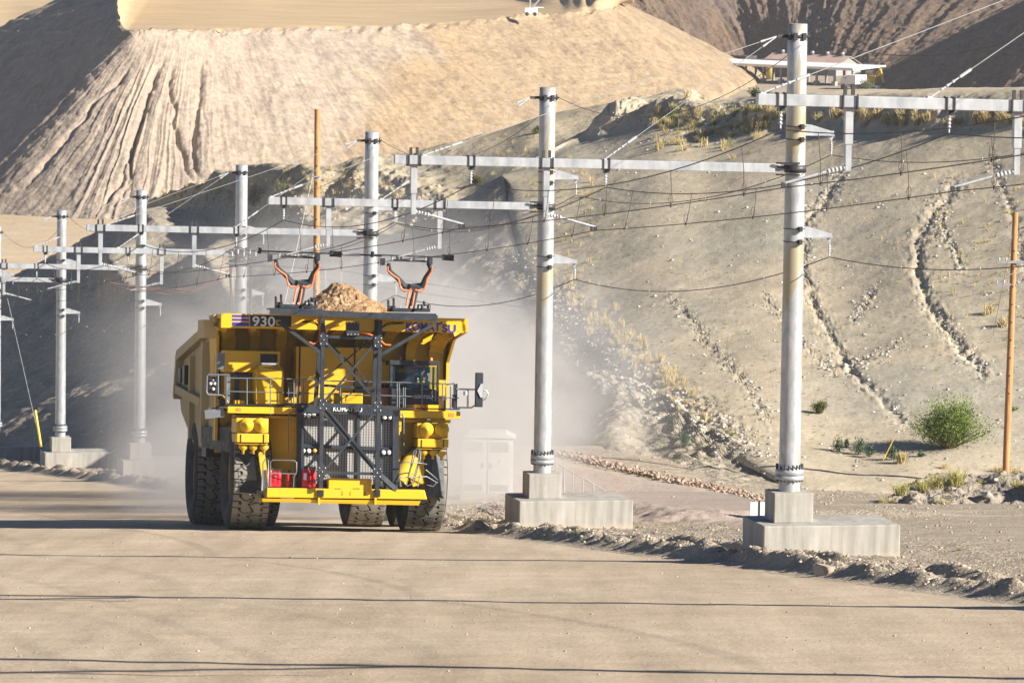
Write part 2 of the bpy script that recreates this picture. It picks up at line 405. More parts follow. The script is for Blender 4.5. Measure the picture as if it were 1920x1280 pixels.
FLANKM = earth('embankment_soil', (.34, .295, .225), (.38, .325, .24), (.30, .265, .21), big=.05, mid=.5, fine=2.6, pebbles=.5, bmp=.5,
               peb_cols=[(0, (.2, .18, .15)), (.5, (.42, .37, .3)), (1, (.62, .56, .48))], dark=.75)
def dD(B, u, v):
    x, y, d = px_of(B)
    r = .55 * fbm(B[..., 0] * .12, B[..., 1] * .08, 0, 60, 4) + .16 * fbm(B[..., 0] * .9, B[..., 1] * .9, B[..., 2] * .9, 61, 4)
    sp, _ = seg_dist(x, y, [(345, 400), (330, 440), (270, 500), (240, 540)])
    r = r + 3.4 * np.exp(-(sp / 34) ** 2)
    sp, _ = seg_dist(x, y, [(420, 470), (400, 510), (430, 560)])
    r = r + 1.7 * np.exp(-(sp / 26) ** 2)
    sp, _ = seg_dist(x, y, [(985, 510), (1045, 620), (1120, 700), (1230, 780), (1330, 830)])
    r = r + .4 * np.exp(-(sp / 40) ** 2) * np.abs(fbm(B[..., 0] * 1.2, B[..., 1] * 1.2, B[..., 2], 62, 4))
    sp, _ = seg_dist(x, y, [(1120, 745), (1180, 790), (1150, 830)])
    r = r + .5 * np.exp(-(sp / 40) ** 2)
    return r * np.clip((1 - v) * 6, 0, 1) * np.clip(v * 10, .12, 1) * np.clip(u * 14, 0, 1)
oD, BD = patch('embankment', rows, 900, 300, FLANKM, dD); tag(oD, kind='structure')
# --- lumpy ground behind the crest
lo = [(1260, 330, 440), (1180, 355, 440), (1090, 380, 437), (1010, 400, 434), (940, 420, 440), (885, 440, 450), (775, 455, 458), (660, 452, 460), (550, 455, 466), (445, 465, 492), (352, 412, 532), (255, 415, 600), (150, 470, 655), (0, 542, 720), (-200, 628, 795)]
hi = [(1290, 172, 500), (1190, 190, 500), (1100, 205, 500), (1010, 222, 498), (930, 248, 496), (845, 268, 494), (740, 296, 492), (650, 318, 490), (560, 318, 492), (455, 320, 512), (350, 345, 548), (250, 398, 622), (145, 455, 675), (-5, 528, 735), (-200, 612, 810)]
rows = [[(x, y + 25, d + 16) for x, y, d in hi], hi, mix_rows(hi, lo, .3, 2), mix_rows(hi, lo, .65, 2), lo, [(x, y + 22, d - 1.5) for x, y, d in lo]]
def dK(B, u, v):
    x, y, d = px_of(B)
    a = np.clip(1.25 - np.abs((x - 560) / 400), .35, 1.2)
    path, _ = seg_dist(x, y, [(960, 240), (930, 300), (890, 360), (860, 420)])
    a = a * (1 - .8 * np.exp(-(path / 45) ** 2))
    rr = 1.0 * fbm(B[..., 0] * .16, B[..., 1] * .09, 0, 70, 4) + .22 * fbm(B[..., 0] * .9, B[..., 1] * .6, B[..., 2], 71, 4)
    mnd, _ = seg_dist(x, y, [(690, 350), (760, 370), (830, 400)])
    rr = rr * a * .7 + .9 * np.exp(-(mnd / 42) ** 2) * (1 + .45 * fbm(B[..., 0] * .8, B[..., 1] * .6, 0, 72, 3))
    return rr * np.clip((1 - v) * 6, .1, 1)
MIDM = earth('back_ridge_soil', (.35, .305, .215), (.39, .32, .215), (.34, .305, .23), big=.06, mid=.3, fine=1.8, pebbles=.35, bmp=.4, dark=.82)
oK, BK = patch('back_ridge', rows, 560, 260, MIDM, dK); tag(oK, kind='structure')

def PL(px, py, z):
    d = ray(px, py); k = (z) / d.z; v = d * k
    return (px, py, v.dot(F3))
# --- level apron and the flat with the sheds
AP = earth('apron_soil', (.47, .355, .225), (.50, .385, .25), big=.02, mid=.12, fine=1.2, pebbles=.1, bmp=.1, dark=.92)
o, _B = patch('lower_bench', [[PL(x, y, -53.5) for x in (-500, 0, 300, 700, 1100)] for y in (372, 420, 480, 560, 640, 720)], 60, 60, AP,
              lambda B, u, v: .25 * fbm(B[..., 0] * .05, B[..., 1] * .02, 0, 80, 3)); tag(o, kind='structure')
FLATM = earth('yard_dirt', (.42, .34, .25), (.38, .32, .25), (.47, .37, .26), big=.03, mid=.15, fine=1.2, pebbles=.2, bmp=.15)
ZF = -43.0
o, _B = patch('yard_flat', [[PL(x, y, ZF) for x in (1100, 1400, 1700, 2000, 2300)] for y in (60, 95, 130, 170, 210, 270)], 200, 120, FLATM,
              lambda B, u, v: .2 * fbm(B[..., 0] * .1, B[..., 1] * .05, 0, 81, 3)); tag(o, kind='structure')
# --- the big tan dump with its fan of rills
rim = [(228, -60, 945), (220, 5, 885), (226, 42, 850), (236, 55, 838), (255, 57, 835), (285, 57, 836), (325, 57, 839), (375, 57, 845), (430, 56, 855), (520, 56, 868),
       (620, 54, 885), (740, 50, 905), (850, 42, 925), (985, 29, 945), (1125, 20, 960), (1155, 12, 985), (1165, 2, 1040)]
bas = [(165, -8, 985), (0, 50, 960), (-54, 189, 905), (-125, 313, 865), (-85, 393, 812), (110, 406, 796), (230, 412, 793), (360, 420, 795), (520, 424, 800),
       (720, 404, 815), (900, 372, 835), (1060, 314, 865), (1165, 254, 900), (1262, 214, 925), (1335, 174, 950), (1405, 150, 1010), (1440, 140, 1060)]
rows = [rim, mix_rows(rim, bas, .33), mix_rows(rim, bas, .66), bas, [(x, y + 30, d - 4) for x, y, d in bas]]
def dM(B, u, v):
    x, y, d = px_of(B)
    fan = np.clip((640 - x) / 320, 0, 1)
    w = u * 340 + 1.4 * vn(u * 60, v * 7, 0, 90) + .8 * vn(u * 160, v * 16, 0, 91)
    r1 = -np.abs(vn(w * .42, v * .7, 0, 92)) ** .7 * 1.2 - .5 * np.abs(vn(w * 1.1, v * 1.6, 0, 93))
    grow = np.clip(v * 3.0, .1, 1)
    r = fan * r1 * grow * .3
    r = r + (1 - fan) * (.22 * fbm(u * 60, v * 1.6, 0, 94, 4) + .12 * fbm(u * 300, v * 9, 0, 95, 3)) * np.clip(v * 6, .1, 1)
    r = r + .13 * fbm(B[..., 0] * .8, B[..., 1] * .8, B[..., 2] * .8, 96, 3)
    r = r + np.exp(-(v * 40) ** 2) * 1.6 * fbm(x / 16, y / 16, 0, 120, 4)
    for i, (pl, wd, dep) in enumerate([([(320, 120), (325, 170), (332, 200), (328, 225), (345, 280), (358, 330)], 5, 1.9),
                                       ([(376, 110), (378, 190), (372, 230), (366, 260), (372, 330)], 4.5, 1.9),
                                       ([(305, 110), (275, 190), (255, 250), (225, 340), (190, 380)], 4, 1.6),
                                       ([(295, 130), (270, 210), (250, 270), (240, 330), (225, 380)], 4, 1.5),
                                       ([(240, 130), (180, 190), (110, 270), (40, 350)], 4, 1.4)]):
        r = r + gully(B, pl, wd * .8, dep * .6, 60 + i)
    return r * np.clip((1 - v) * 12, 0, 1) * np.clip(v * 20, .25, 1)
m, n, b, o_ = new_mat('dump_soil'); v = coords(n)
f1 = noise(n, v, .02, 4, .55, .5); sx = n.nodes.new('ShaderNodeSeparateXYZ'); n.links.new(v, sx.inputs[0])
gx = math_n(n, 'ADD', math_n(n, 'MULTIPLY_ADD', sx.outputs[0], 1 / 45.0, .95), math_n(n, 'MULTIPLY_ADD', f1, 1.3, -.65), clamp=True)
base = ramp(n, gx, [(0.1, (.37, .30, .235)), (.45, (.37, .30, .225)), (.62, (.37, .27, .165)), (1, (.36, .27, .175))])
vs = coords(n, 'Object', (1, .35, .5), (0, 0, .6)); fs = noise(n, vs, .35, 6, .62, .4)
base = mixc(n, 1, base, ramp(n, fs, [(.34, (.74, .73, .74)), (.5, (1, 1, 1)), (.7, (1.12, 1.1, 1.05))]), 'MULTIPLY')
fg = noise(n, v, 1.1, 5, .75); base = mixc(n, 1, base, ramp(n, fg, [(.32, (.74, .72, .7)), (.62, (1.08, 1.08, 1.08))]), 'MULTIPLY')
n.links.new(base, b.inputs[0]); b.inputs['Roughness'].default_value = .95; b.inputs['Specular IOR Level'].default_value = .1
bump(n, b, fg, .6, .6); DUMPM = m
oM, BMs = patch('waste_rock_dump', rows, 1100, 340, DUMPM, dM); tag(oM, kind='structure')
back = [(236, -75, 1300), (240, -50, 1180), (262, -45, 1160), (300, -45, 1160), (320, -45, 1160), (350, -45, 1160), (400, -45, 1160), (450, -45, 1160), (520, -45, 1165), (600, -45, 1170),
        (700, -45, 1170), (820, -45, 1170), (950, -45, 1170), (1060, -45, 1170), (1160, -45, 1170), (1180, -45, 1170), (1190, -45, 1170)]
TOPM = earth('dump_top_soil', (.46, .34, .20), (.50, .37, .225), big=.012, mid=.06, fine=1.0, pebbles=0, bmp=.1,
             streak=((.02, .35, 1), (0, 0, 0), 1.0, (.88, .85, .8), (1.08, 1.08, 1.08)), dark=.93)
def dT(B, u, v):
    x, y, d = px_of(B)
    r = .3 * fbm(B[..., 0] * .03, B[..., 1] * .02, 0, 97, 3)
    bm, _ = seg_dist(x, y, [(232, -45), (236, 8), (240, 44)])
    r = r + .0 * np.exp(-(bm / 8) ** 2) * (1 + .7 * fbm(y / 5, x / 9, 0, 98, 3))
    bm, _ = seg_dist(x, y, [(930, -25), (1020, 0), (1090, 8), (1165, 12)])
    r = r + 2.8 * np.exp(-(bm / 11) ** 2) * (1 + .3 * vn(x / 12, 0, 0, 99))
    return r * np.clip((1 - v) * 30, 0, 1) + np.exp(-((1 - v) * 60) ** 2) * .35 * fbm(x / 16, y / 16, 0, 120, 4)
o, _B = patch('dump_top', [back, mix_rows(back, rim, .5), rim], 400, 200, TOPM, dT); tag(o, kind='structure')
o, _B = patch('far_slope', [[(-500, -120, 1500), (100, -120, 1500), (500, -120, 1500)], [(-500, -20, 1250), (100, -20, 1250), (500, -20, 1250)], [(-500, 120, 1010), (100, 120, 1010), (500, 120, 1010)]], 120, 80, TOPM,
              lambda B, u, v: .8 * fbm(B[..., 0] * .03, B[..., 1] * .01, 0, 101, 4)); tag(o, kind='structure')
# --- far brown dumps
m, n, b, o_ = new_mat('brown_rock_dump'); v = coords(n)
f1 = noise(n, v, .03, 5, .6, .4); fg = noise(n, v, 1.4, 6, .85)
vs = coords(n, 'Object', (.5, .5, .12), (0, 0, 0)); fs = noise(n, vs, .6, 5, .6, .6)
base = ramp(n, f1, [(.34, (.19, .15, .125)), (.5, (.27, .21, .165)), (.66, (.25, .215, .20))])
base = mixc(n, 1, base, ramp(n, fs, [(.35, (.75, .74, .76)), (.7, (1.3, 1.2, 1.05))]), 'MULTIPLY')
base = mixc(n, 1, base, ramp(n, fg, [(.35, (.6, .58, .6)), (.68, (1.35, 1.3, 1.2))]), 'MULTIPLY')
n.links.new(base, b.inputs[0]); b.inputs['Roughness'].default_value = .95; b.inputs['Specular IOR Level'].default_value = .1
bump(n, b, fg, .9, 1.2); BROWNM = m
def dE(k):
    def f(B, u, v):
        r = .45 * fbm(u * 60, v * 3, 0, 110 + k, 4) - .55 * np.abs(vn(u * 70 + vn(u * 9, v * 4, 0, 3), v * 1.4, 0, 111 + k)) + .28 * fbm(B[..., 0] * .9, B[..., 1] * .9, B[..., 2] * .9, 112 + k, 4)
        return r * np.clip(v * 20, .2, 1)
    return f
tp_ = [(900, -70, 1120), (1000, -70, 1110), (1120, -70, 1105), (1230, -70, 1108), (1330, -70, 1120), (1500, -70, 1116), (1640, -70, 1108), (1900, -70, 1095), (2200, -70, 1080)]
bs_ = [(980, 150, 1085), (1120, 150, 1085), (1240, 118, 1092), (1330, 118, 1098), (1425, 122, 1103), (1490, 124, 1092), (1560, 130, 1078), (1700, 140, 1062), (2100, 142, 1045)]
o, _B = patch('brown_dump', [tp_, mix_rows(tp_, bs_, .5), bs_, [(x, y + 25, d - 4) for x, y, d in bs_]], 700, 260, BROWNM, dE(0)); tag(o, kind='structure')
tp_ = [(2200, -75, 1085), (2130, -75, 1062), (2080, -75, 1040), (2070, -75, 1010), (2080, -75, 990), (2100, -75, 980), (2180, -75, 972), (2320, -75, 968)]
bs_ = [(1700, 110, 1100), (1640, 128, 1062), (1600, 146, 1030), (1680, 160, 1000), (1775, 166, 980), (1850, 172, 962), (1960, 180, 946), (2150, 180, 940)]
o, _B = patch('brown_dump_spur', [tp_, mix_rows(tp_, bs_, .5), bs_, [(x, y + 25, d - 4) for x, y, d in bs_]], 500, 260, BROWNM, dE(9)); tag(o, kind='structure')
# ================================================================== TROLLEY LINE
GALV = galv('galvanised_steel', (.34, .36, .38), (.50, .51, .52), .42, .35)
POLEM = [galv('pole_steel_stained', (.32, .34, .35), (.52, .52, .51), .4, .3, blot=((.40, .35, .24), .53)),
         galv('pole_steel_patchy', (.32, .34, .35), (.50, .50, .49), .4, .3, blot=((.42, .37, .26), .55)),
         galv('pole_steel_clean', (.33, .36, .38), (.50, .51, .52), .4, .35, blot=((.42, .42, .40), .57))]
DKSTEEL = paint('dark_hardware', (.05, .05, .055), .5, .1, metal=.5)
WIREM = paint('weathered_wire', (.085, .065, .055), .6, .1, metal=.3)
STAYM = paint('bright_stay_wire', (.52, .52, .50), .45, .1, metal=.4)
INSM = paint('grey_insulator', (.50, .51, .52), .4, .1)
m, n, b, o_ = new_mat('cast_concrete'); v = coords(n)
f = noise(n, v, .8, 6, .65); vs = coords(n, 'Object', (3.5, 3.5, .35)); f2 = noise(n, vs, 1.2, 5, .6)
bs = ramp(n, f, [(.32, (.35, .33, .29)), (.68, (.43, .405, .36))])
bs = mixc(n, 1, bs, ramp(n, f2, [(.35, (.74, .73, .71)), (.62, (1.05, 1.05, 1.05))]), 'MULTIPLY')
sz = n.nodes.new('ShaderNodeSeparateXYZ'); n.links.new(v, sz.inputs[0])
jt = math_n(n, 'PINGPONG', math_n(n, 'ADD', sz.outputs[0], .31), .61); jl = math_n(n, 'LESS_THAN', jt, .012)
bs = mixc(n, math_n(n, 'MULTIPLY', jl, .45), bs, (.25, .23, .2, 1))
soil = ramp(n, math_n(n, 'ADD', sz.outputs[2], math_n(n, 'MULTIPLY', f, .5)), [(.22, (1, 1, 1)), (.5, (0, 0, 0))])
bs = mixc(n, math_n(n, 'MULTIPLY', soil, .8), bs, (.52, .42, .30, 1))
n.links.new(bs, b.inputs[0]); b.inputs['Roughness'].default_value = .85; b.inputs['Specular IOR Level'].default_value = .25
fh = noise(n, v, 9, 4, .7); bump(n, b, fh, .2, .02); CONC = m

CROSS = Vector((HT[0], HT[1], 0)); ALONG = Vector((HS[0], HS[1], -GR)).normalized()
ALH = Vector((HS[0], HS[1], 0))
YAWL = math.atan2(HT[1], HT[0])
HP = 13.05
def pole_frame(i):
    dd = 4.72 + i; d = dd * 33.75
    xt = 960 + (2525 - 2147 * i) / dd; yt = 722 - 3196 / dd; yb = 722 + 934 / dd
    lean = -(.0128 + .85e-5 * (xt - 960))
    base = P(xt + lean * (yb - yt), yb, d)
    return base
POLES = {}
SPEC = {0: ('short', 9.5, (7.45, 3.65), (8.97, 5.19)), 1: ('long', 11.35, (10.8, 7.08), (9.2, 5.4))}
DESC = {-1: 'nearest galvanised trolley pole standing outside the right edge', 0: 'galvanised trolley pole just right of the picture whose beam reaches in at upper right',
        1: 'large tan stained trolley pole nearest the viewer, on the rightmost concrete footing', 2: 'tan streaked trolley pole just right of the haul truck and white cabinet',
        3: 'clean grey trolley pole rising directly behind the truck load', 4: 'grey trolley pole with black switchgear above the left edge of the dump body',
        5: 'grey trolley pole fading into the dust left of the truck', 6: 'slender grey trolley pole on the pale footing right of the yellow guy marker',
        7: 'farthest grey trolley pole at the left edge of the picture'}
def pole(i):
    k = i
    base = pole_frame(k - 1)
    spec = SPEC[k % 2 if k > 0 else (k % 2)]
    root = empty('trolley_pole', mat=Matrix.Translation(base) @ Matrix.Rotation(YAWL, 4, 'Z'))
    tag(root, DESC[k], 'trolley pole', 'trolley poles along the haul road')
    # local: +x to the right across the road, -x over the road, y along, z up (beam height follows the cross direction)
    s = MB(); r0, r1 = .30, .27
    s.lathe([(r0, 0), (r0, .42), (r0 * .995, .43)] + [(r0 + (r1 - r0) * q / 12, .43 + (HP - .43) * q / 12) for q in range(1, 13)] + [(r1 * .9, HP + .01), (0, HP + .01)], n=40)
    s.build('shaft', POLEM[0 if k in (1,) else 1 if k == 2 else 2], root)
    f_ = MB(); f_.lathe([(r0, .46), (.40, .46), (.405, .56), (.405, .58), (.36, .64), (r0, .70)], n=40)
    f_.lathe([(r0, .30), (.40, .33), (.405, .45), (r0, .455)], n=40)
    fl = f_.build('base_flange', GALV, root)
    bb = MB()
    for q in range(20):
        a = 2 * math.pi * q / 20; bb.lathe([(.024, .28), (.024, .76), (0, .76)], c=(.365 * math.cos(a), .365 * math.sin(a), 0), n=6)
    bb.build('anchor_bolts', DKSTEEL, fl)
    # collar near the top with stay lugs
    c = MB(); zc = HP - .34
    c.lathe([(r1 + .012, zc - .035), (r1 + .03, zc - .035), (r1 + .03, zc + .035), (r1 + .012, zc + .035)], n=32)
    for a in (-150, -115, -65, 15): 
        x, y = math.cos(math.radians(a)), math.sin(math.radians(a)); c.box((x * .3 - .05, y * .3 - .05, zc - .1), (x * .3 + .05, y * .3 + .05, zc + .1))
    c.bar((-r1, 0, zc), (-r1 - .32, -.05, zc), .09); c.bar((r1, 0, zc), (r1 + .12, 0, zc), .07)
    c.build('top_collar', DKSTEEL, root)
    # beam
    zb = HP - 4.02; L = spec[1]; cam_ = .020
    B = lambda x: Vector((-x, 0, zb + cam_ * x))
    m_ = MB(); m_.bar(B(.45), B(L), .22, .25)
    m_.add([], []); bo = m_.build('cantilever_beam', GALV, root, bevel=.012)
    cl = MB(); cl.bar(B(.22), B(.55), .30, .12); cl.lathe([(r1 + .02, zb - .10), (r1 + .045, zb - .10), (r1 + .045, zb + .10), (r1 + .02, zb + .10)], n=32)
    for dz in (-.16, .16): cl.bar((-.6, -.2, zb + dz), (.05, -.33, zb + dz), .05)
    cl.build('beam_bracket', DKSTEEL, root)
    hang = spec[2]; ins = spec[3]
    ends = []; sup = []
    for j, x in enumerate(hang):
        p = B(x); h = MB(); h.bar(p + Vector((0, 0, -.12)), p + Vector((0, 0, -.92)), .17, .17); h.bar(p + Vector((0, 0, -.9)), p + Vector((0, 0, -1.5)), .13, .13)
        ho = h.build('drop_post', GALV, root)
        u = MB()
        for dx in (-.16, .16):
            u.bar(p + Vector((dx, -.14, -.17)), p + Vector((dx, -.14, .16)), .035); u.bar(p + Vector((dx * .55, 0, .14)), p + Vector((dx * .55, 0, .34)), .07)
        u.box(p + Vector((-.2, -.14, -.17)), p + Vector((.2, .14, -.12)))
        u.build('clamp', DKSTEEL, ho)
        sgn = -1 if spec[0] == 'short' else 1
        a0 = p + Vector((0, 0, -1.42)); a1 = p + Vector((sgn * .5, 0, -1.53)); a2 = p + Vector((sgn * 1.42, 0, -1.78))
        a_ = MB(); a_.tube([a1, a2], .035, 8); ar = a_.build('steady_arm', GALV, ho)
        i_ = MB(); i_.tube([a0, a1], .025, 8)
        for q in range(5): w = a0.lerp(a1, .15 + q * .17); dv = (a1 - a0).normalized(); i_.tube([w - dv * .02, w + dv * .02], .06, 10)
        i_.build('insulator', INSM, ar)
        kk = MB(); kk.box(a2 + Vector((-.05, -.05, -.1)), a2 + Vector((.03, .05, .02))); kk.box(a2 + Vector((-sgn * .12 - .03, -.05, -.1)), a2 + Vector((-sgn * .12 + .03, .05, .02)))
        kk.build('wire_clamp', DKSTEEL, ar)
        ends.append(a2 + Vector((0, 0, -.09)))
    for x in ins:
        p = B(x); i_ = MB(); i_.tube([p + Vector((0, 0, -.12)), p + Vector((0, 0, -.62))], .02, 8)
        for q in range(4): i_.lathe([(.0, p.z - .28 - q * .08), (.05, p.z - .28 - q * .08), (.03, p.z - .23 - q * .08), (0, p.z - .23 - q * .08)], c=(p.x, p.y, 0), n=12)
        io = i_.build('hanging_insulator', INSM, root)
        w = MB(); w.box(p + Vector((-.1, -.14, -.16)), p + Vector((-.07, .14, .16))); w.box(p + Vector((.07, -.14, -.16)), p + Vector((.1, .14, .16))); w.box(p + Vector((-.07, -.06, -.24)), p + Vector((.1, .06, -.12)))
        w.build('clamp', DKSTEEL, io)
        sup.append(p + Vector((0, 0, -.64)))
    # stays from the top collar to the beam
    for x in ((ins[0] + .45 if spec[0] == 'short' else hang[0] - .25), ins[1] + (.5 if spec[0] == 'short' else .1)):
        p = B(x) + Vector((.1, 0, .16)); q = Vector((-r1 - .32, -.05, zc)); d = (q - p).normalized()
        t_ = MB(); t_.tube([p + d * .9, q - d * .45], .010, 6); to = t_.build('stay_wire', STAYM, root)
        i_ = MB(); i_.tube([p, p + d * 1.0], .020, 8); i_.tube([p + d * .75, p + d * 1.05], .038, 8); i_.tube([q, q - d * .5], .022, 8); i_.tube([q - d * .36, q - d * .5], .034, 8)
        for a in (0.25, .4, .55): i_.tube([p + d * a, p + d * (a + .05)], .036, 8)
        i_.box(p + Vector((-.12, -.1, -.16)), p + Vector((.0, .1, .0)))
        i_.build('turnbuckle', INSM, to)
    # feeder brackets on the far side
    feed = []
    for zf in (HP - 3.0, HP - 5.85):
        m_ = MB(); y = .0
        m_.poly([(.25, -.012, zf + .22), (.45, -.012, zf + .2), (1.02, -.012, zf + .03), (1.1, -.012, zf + .03), (1.1, -.012, zf - .06), (.25, -.012, zf - .1)], (0, .024, 0))
        m_.box((.25, -.09, zf - .10), (1.1, .09, zf - .075)); m_.poly([(.92, -.01, zf - .07), (1.1, -.01, zf - .07), (1.03, -.01, zf - .28)], (0, .02, 0))
        fo = m_.build('feeder_bracket', GALV, root)
        c = MB()
        for dz in (-.2, .16):
            c.box((.06, -.40, zf + dz - .07), (.15, -.26, zf + dz + .07)); c.lathe([(r1 + .015, zf + dz - .012), (r1 + .027, zf + dz - .012), (r1 + .027, zf + dz + .012), (r1 + .015, zf + dz + .012)], n=24)
        c.build('clamp', DKSTEEL, fo)
        i_ = MB(); i_.tube([(1.03, 0, zf - .26), (1.03, 0, zf - .62)], .022, 8)
        for q in range(3): i_.lathe([(0, zf - .36 - q * .07), (.045, zf - .36 - q * .07), (.02, zf - .32 - q * .07), (0, zf - .32 - q * .07)], c=(1.03, 0, 0), n=10)
        i_.build('insulator', INSM, fo); feed.append(Vector((1.03, 0, zf - .64)))
    Mx = root.matrix_world.copy()
    bpy.context.view_layer.update()
    POLES[k] = dict(contact=[Mx @ e for e in ends], mess=[Mx @ e for e in sup], feed=[Mx @ e for e in feed], top=Mx @ Vector((r1 + .12, 0, zc)), base=base, root=root, M=Mx)
    # footing
    fr = empty('concrete_footing', mat=Matrix.Translation(base + Vector((0, 0, -1.80))) @ Matrix.Rotation(YAWL, 4, 'Z'))
    FL = {-1: 'concrete footing nearest the viewer, outside the picture', 0: 'stepped concrete footing just outside the right edge',
          1: 'largest stepped concrete footing at lower right, beside the white sign', 2: 'stepped concrete footing between the truck and the rightmost footing', 3: 'concrete footing hidden behind the truck cab', 4: 'concrete footing hidden behind the left tyres of the truck',
          5: 'dusty concrete footing fading into the dust left of the truck', 6: 'pale stepped concrete footing beside the yellow guy marker', 7: 'concrete footing cut by the left edge'}
    tag(fr, FL[k], 'concrete footing', 'footings under the trolley poles')
    m_ = MB(); m_.box((-1.02, -1.25, -.5), (2.9, 1.25, .965)); m_.build('slab', CONC, fr, bevel=.03)
    m_ = MB(); m_.box((-.56, -.56, .965), (.56, .56, 1.80)); m_.build('plinth', CONC, fr, bevel=.02)
for k in (-1, 0, 1, 2, 3, 4, 5, 6, 7): 
    if k == -1: continue
    pole(k)
def extra_pole(k, lab):       # outside the frame on the near side: only its shadow and its wires reach the picture
    DESC[k] = lab; pole(k)
extra_pole(-1, DESC[-1])
# the line continues beyond the last pole: anchor points only
def virtual(k):
    d = pole_frame(k - 1) - pole_frame(k - 2); src = POLES[k - 2] if (k - 2) in POLES else POLES[k - 1]
    sh = pole_frame(k - 1) - src['base']
    POLES[k] = {q: ([p + sh for p in src[q]] if isinstance(src[q], list) else src[q] + sh) for q in ('contact', 'mess', 'feed', 'top')}
virtual(8)
ks = [-1, 0, 1, 2, 3, 4, 5, 6, 7, 8]
def sagpts(a, b, sag, n):
    return [a.lerp(b, q / n) + Vector((0, 0, -4 * sag * (q / n) * (1 - q / n))) for q in range(n + 1)]
NM = [('left', 'over the left pantograph'), ('right', 'over the right pantograph')]
for j in (0, 1):
    pc = []; pm = []; drops = []
    for a, b in zip(ks[:-1], ks[1:]):
        c = sagpts(POLES[a]['contact'][j], POLES[b]['contact'][j], .10, 10); m2 = sagpts(POLES[a]['mess'][j], POLES[b]['mess'][j], .62, 20)
        pc += c[:-1]; pm += m2[:-1]
        for q in (.1, .3, .5, .7, .9):
            u = POLES[a]['mess'][j].lerp(POLES[b]['mess'][j], q) + Vector((0, 0, -4 * .62 * q * (1 - q)))
            l = POLES[a]['contact'][j].lerp(POLES[b]['contact'][j], q) + Vector((0, 0, -4 * .1 * q * (1 - q)))
            drops.append((u, l))
    pc.append(POLES[ks[-1]]['contact'][j]); pm.append(POLES[ks[-1]]['mess'][j])
    w = MB(); w.tube(pc, .013, 6); o = w.build('contact_wire', WIREM); tag(o, 'dark trolley contact wire running ' + NM[j][1], 'trolley wire', 'overhead trolley wires')
    w = MB(); w.tube(pm, .014, 6); o = w.build('messenger_wire', WIREM); tag(o, 'sagging dark messenger wire hung ' + NM[j][1].replace('over', 'above'), 'messenger wire', 'overhead trolley wires')
    for u, l in drops:
        h = MB(); h.tube([u, u.lerp(l, .5) + Vector((.02, 0, 0)), l], .009, 5)
        lp = [l + Vector((.05 * math.sin(a_), 0, .14 + .12 * -math.cos(a_))) for a_ in [k_ * math.pi / 4 for k_ in range(9)]]
        h.tube(lp, .007, 4); h.tube([l + Vector((0, 0, -.05)), l + Vector((0, 0, .03))], .025, 6); h.build('dropper', WIREM, o)
for j in (0, 1):
    w = MB(); pts = []
    for a, b in zip(ks[:-1], ks[1:]): pts += sagpts(POLES[a]['feed'][j], POLES[b]['feed'][j], (.72, .66)[j], 18)[:-1]
    w.tube(pts + [POLES[8]['feed'][j]], (.013, .015)[j], 6); o = w.build('feeder_cable', WIREM)
    tag(o, ('upper dark feeder cable slung from the short right hand pole brackets', 'lower dark feeder cable sagging across the pale hillside')[j], 'feeder cable', 'overhead trolley wires')
    for q in pts[::4]: e = MB(); e.tube([q + Vector((0, 0, -.02)), q + Vector((0, 0, .045))], .03, 6); e.build('spacer', STAYM, o)
w = MB(); pts = []
for a, b in zip(ks[:-1], ks[1:]): pts += sagpts(POLES[a]['top'], POLES[b]['top'], 1.35, 18)[:-1]
w.tube(pts + [POLES[8]['top']], .010, 6); tag(w.build('shield_wire', WIREM), 'thin topmost wire sagging between the trolley pole tops', 'shield wire', 'overhead trolley wires')
# switchgear and cables on the fourth pole
r4 = POLES[4]['root']; zb = HP - 4.02
sw = MB()
for dx, dz in ((-.1, -.1), (.25, .15), (.5, -.2), (-.35, -.35)): sw.box((dx - .12, -.62, zb + dz - .12), (dx + .12, -.42, zb + dz + .14))
sw.bar((-.7, -.5, zb - .45), (.75, -.5, zb + .4), .09); sw.bar((-.6, -.5, zb + .2), (.6, -.5, zb - .35), .06)
so_ = sw.build('switch_gear', DKSTEEL, r4)
sw = MB()
for q in range(5): sw.lathe([(0, 0), (.055, 0), (.03, .05), (.055, .1), (.03, .15), (.055, .2), (0, .2)], c=(-.5 + q * .27, -.62, zb - .1 + .1 * (q % 2)), n=10)
sw.build('insulator', INSM, so_)
cb = MB()
for dx, lo_ in ((-.42, 3.2), (.42, 4.2)):
    cb.tube([(dx, -.05, zb - .3), (dx * 1.15, -.05, zb - 1.2), (dx, -.05, zb - 2.2), (dx * .95, -.05, zb - lo_ - 3)], .055, 8)
    cb.tube([(dx * 1.25, -.1, zb - .3), (dx * 1.1, -.1, zb - 1.6), (dx * 1.1, -.1, zb - lo_ - 3)], .045, 8)
cb.build('down_cables', DKSTEEL, r4)
cb = MB()
for q in range(4):
    cb.tube([(-.2 + q * .1, -.5, zb - .3), (-1.2 - q * .4, -.3, zb - 1.4 - .15 * q), (-3.2 - q, 0, zb - 1.9 + .2 * q), (-5.2, 0, zb - 1.65)], .018, 6)
cb.build('jumper_cables', paint('rusty_cable', (.22, .10, .06), .6, .1), r4)

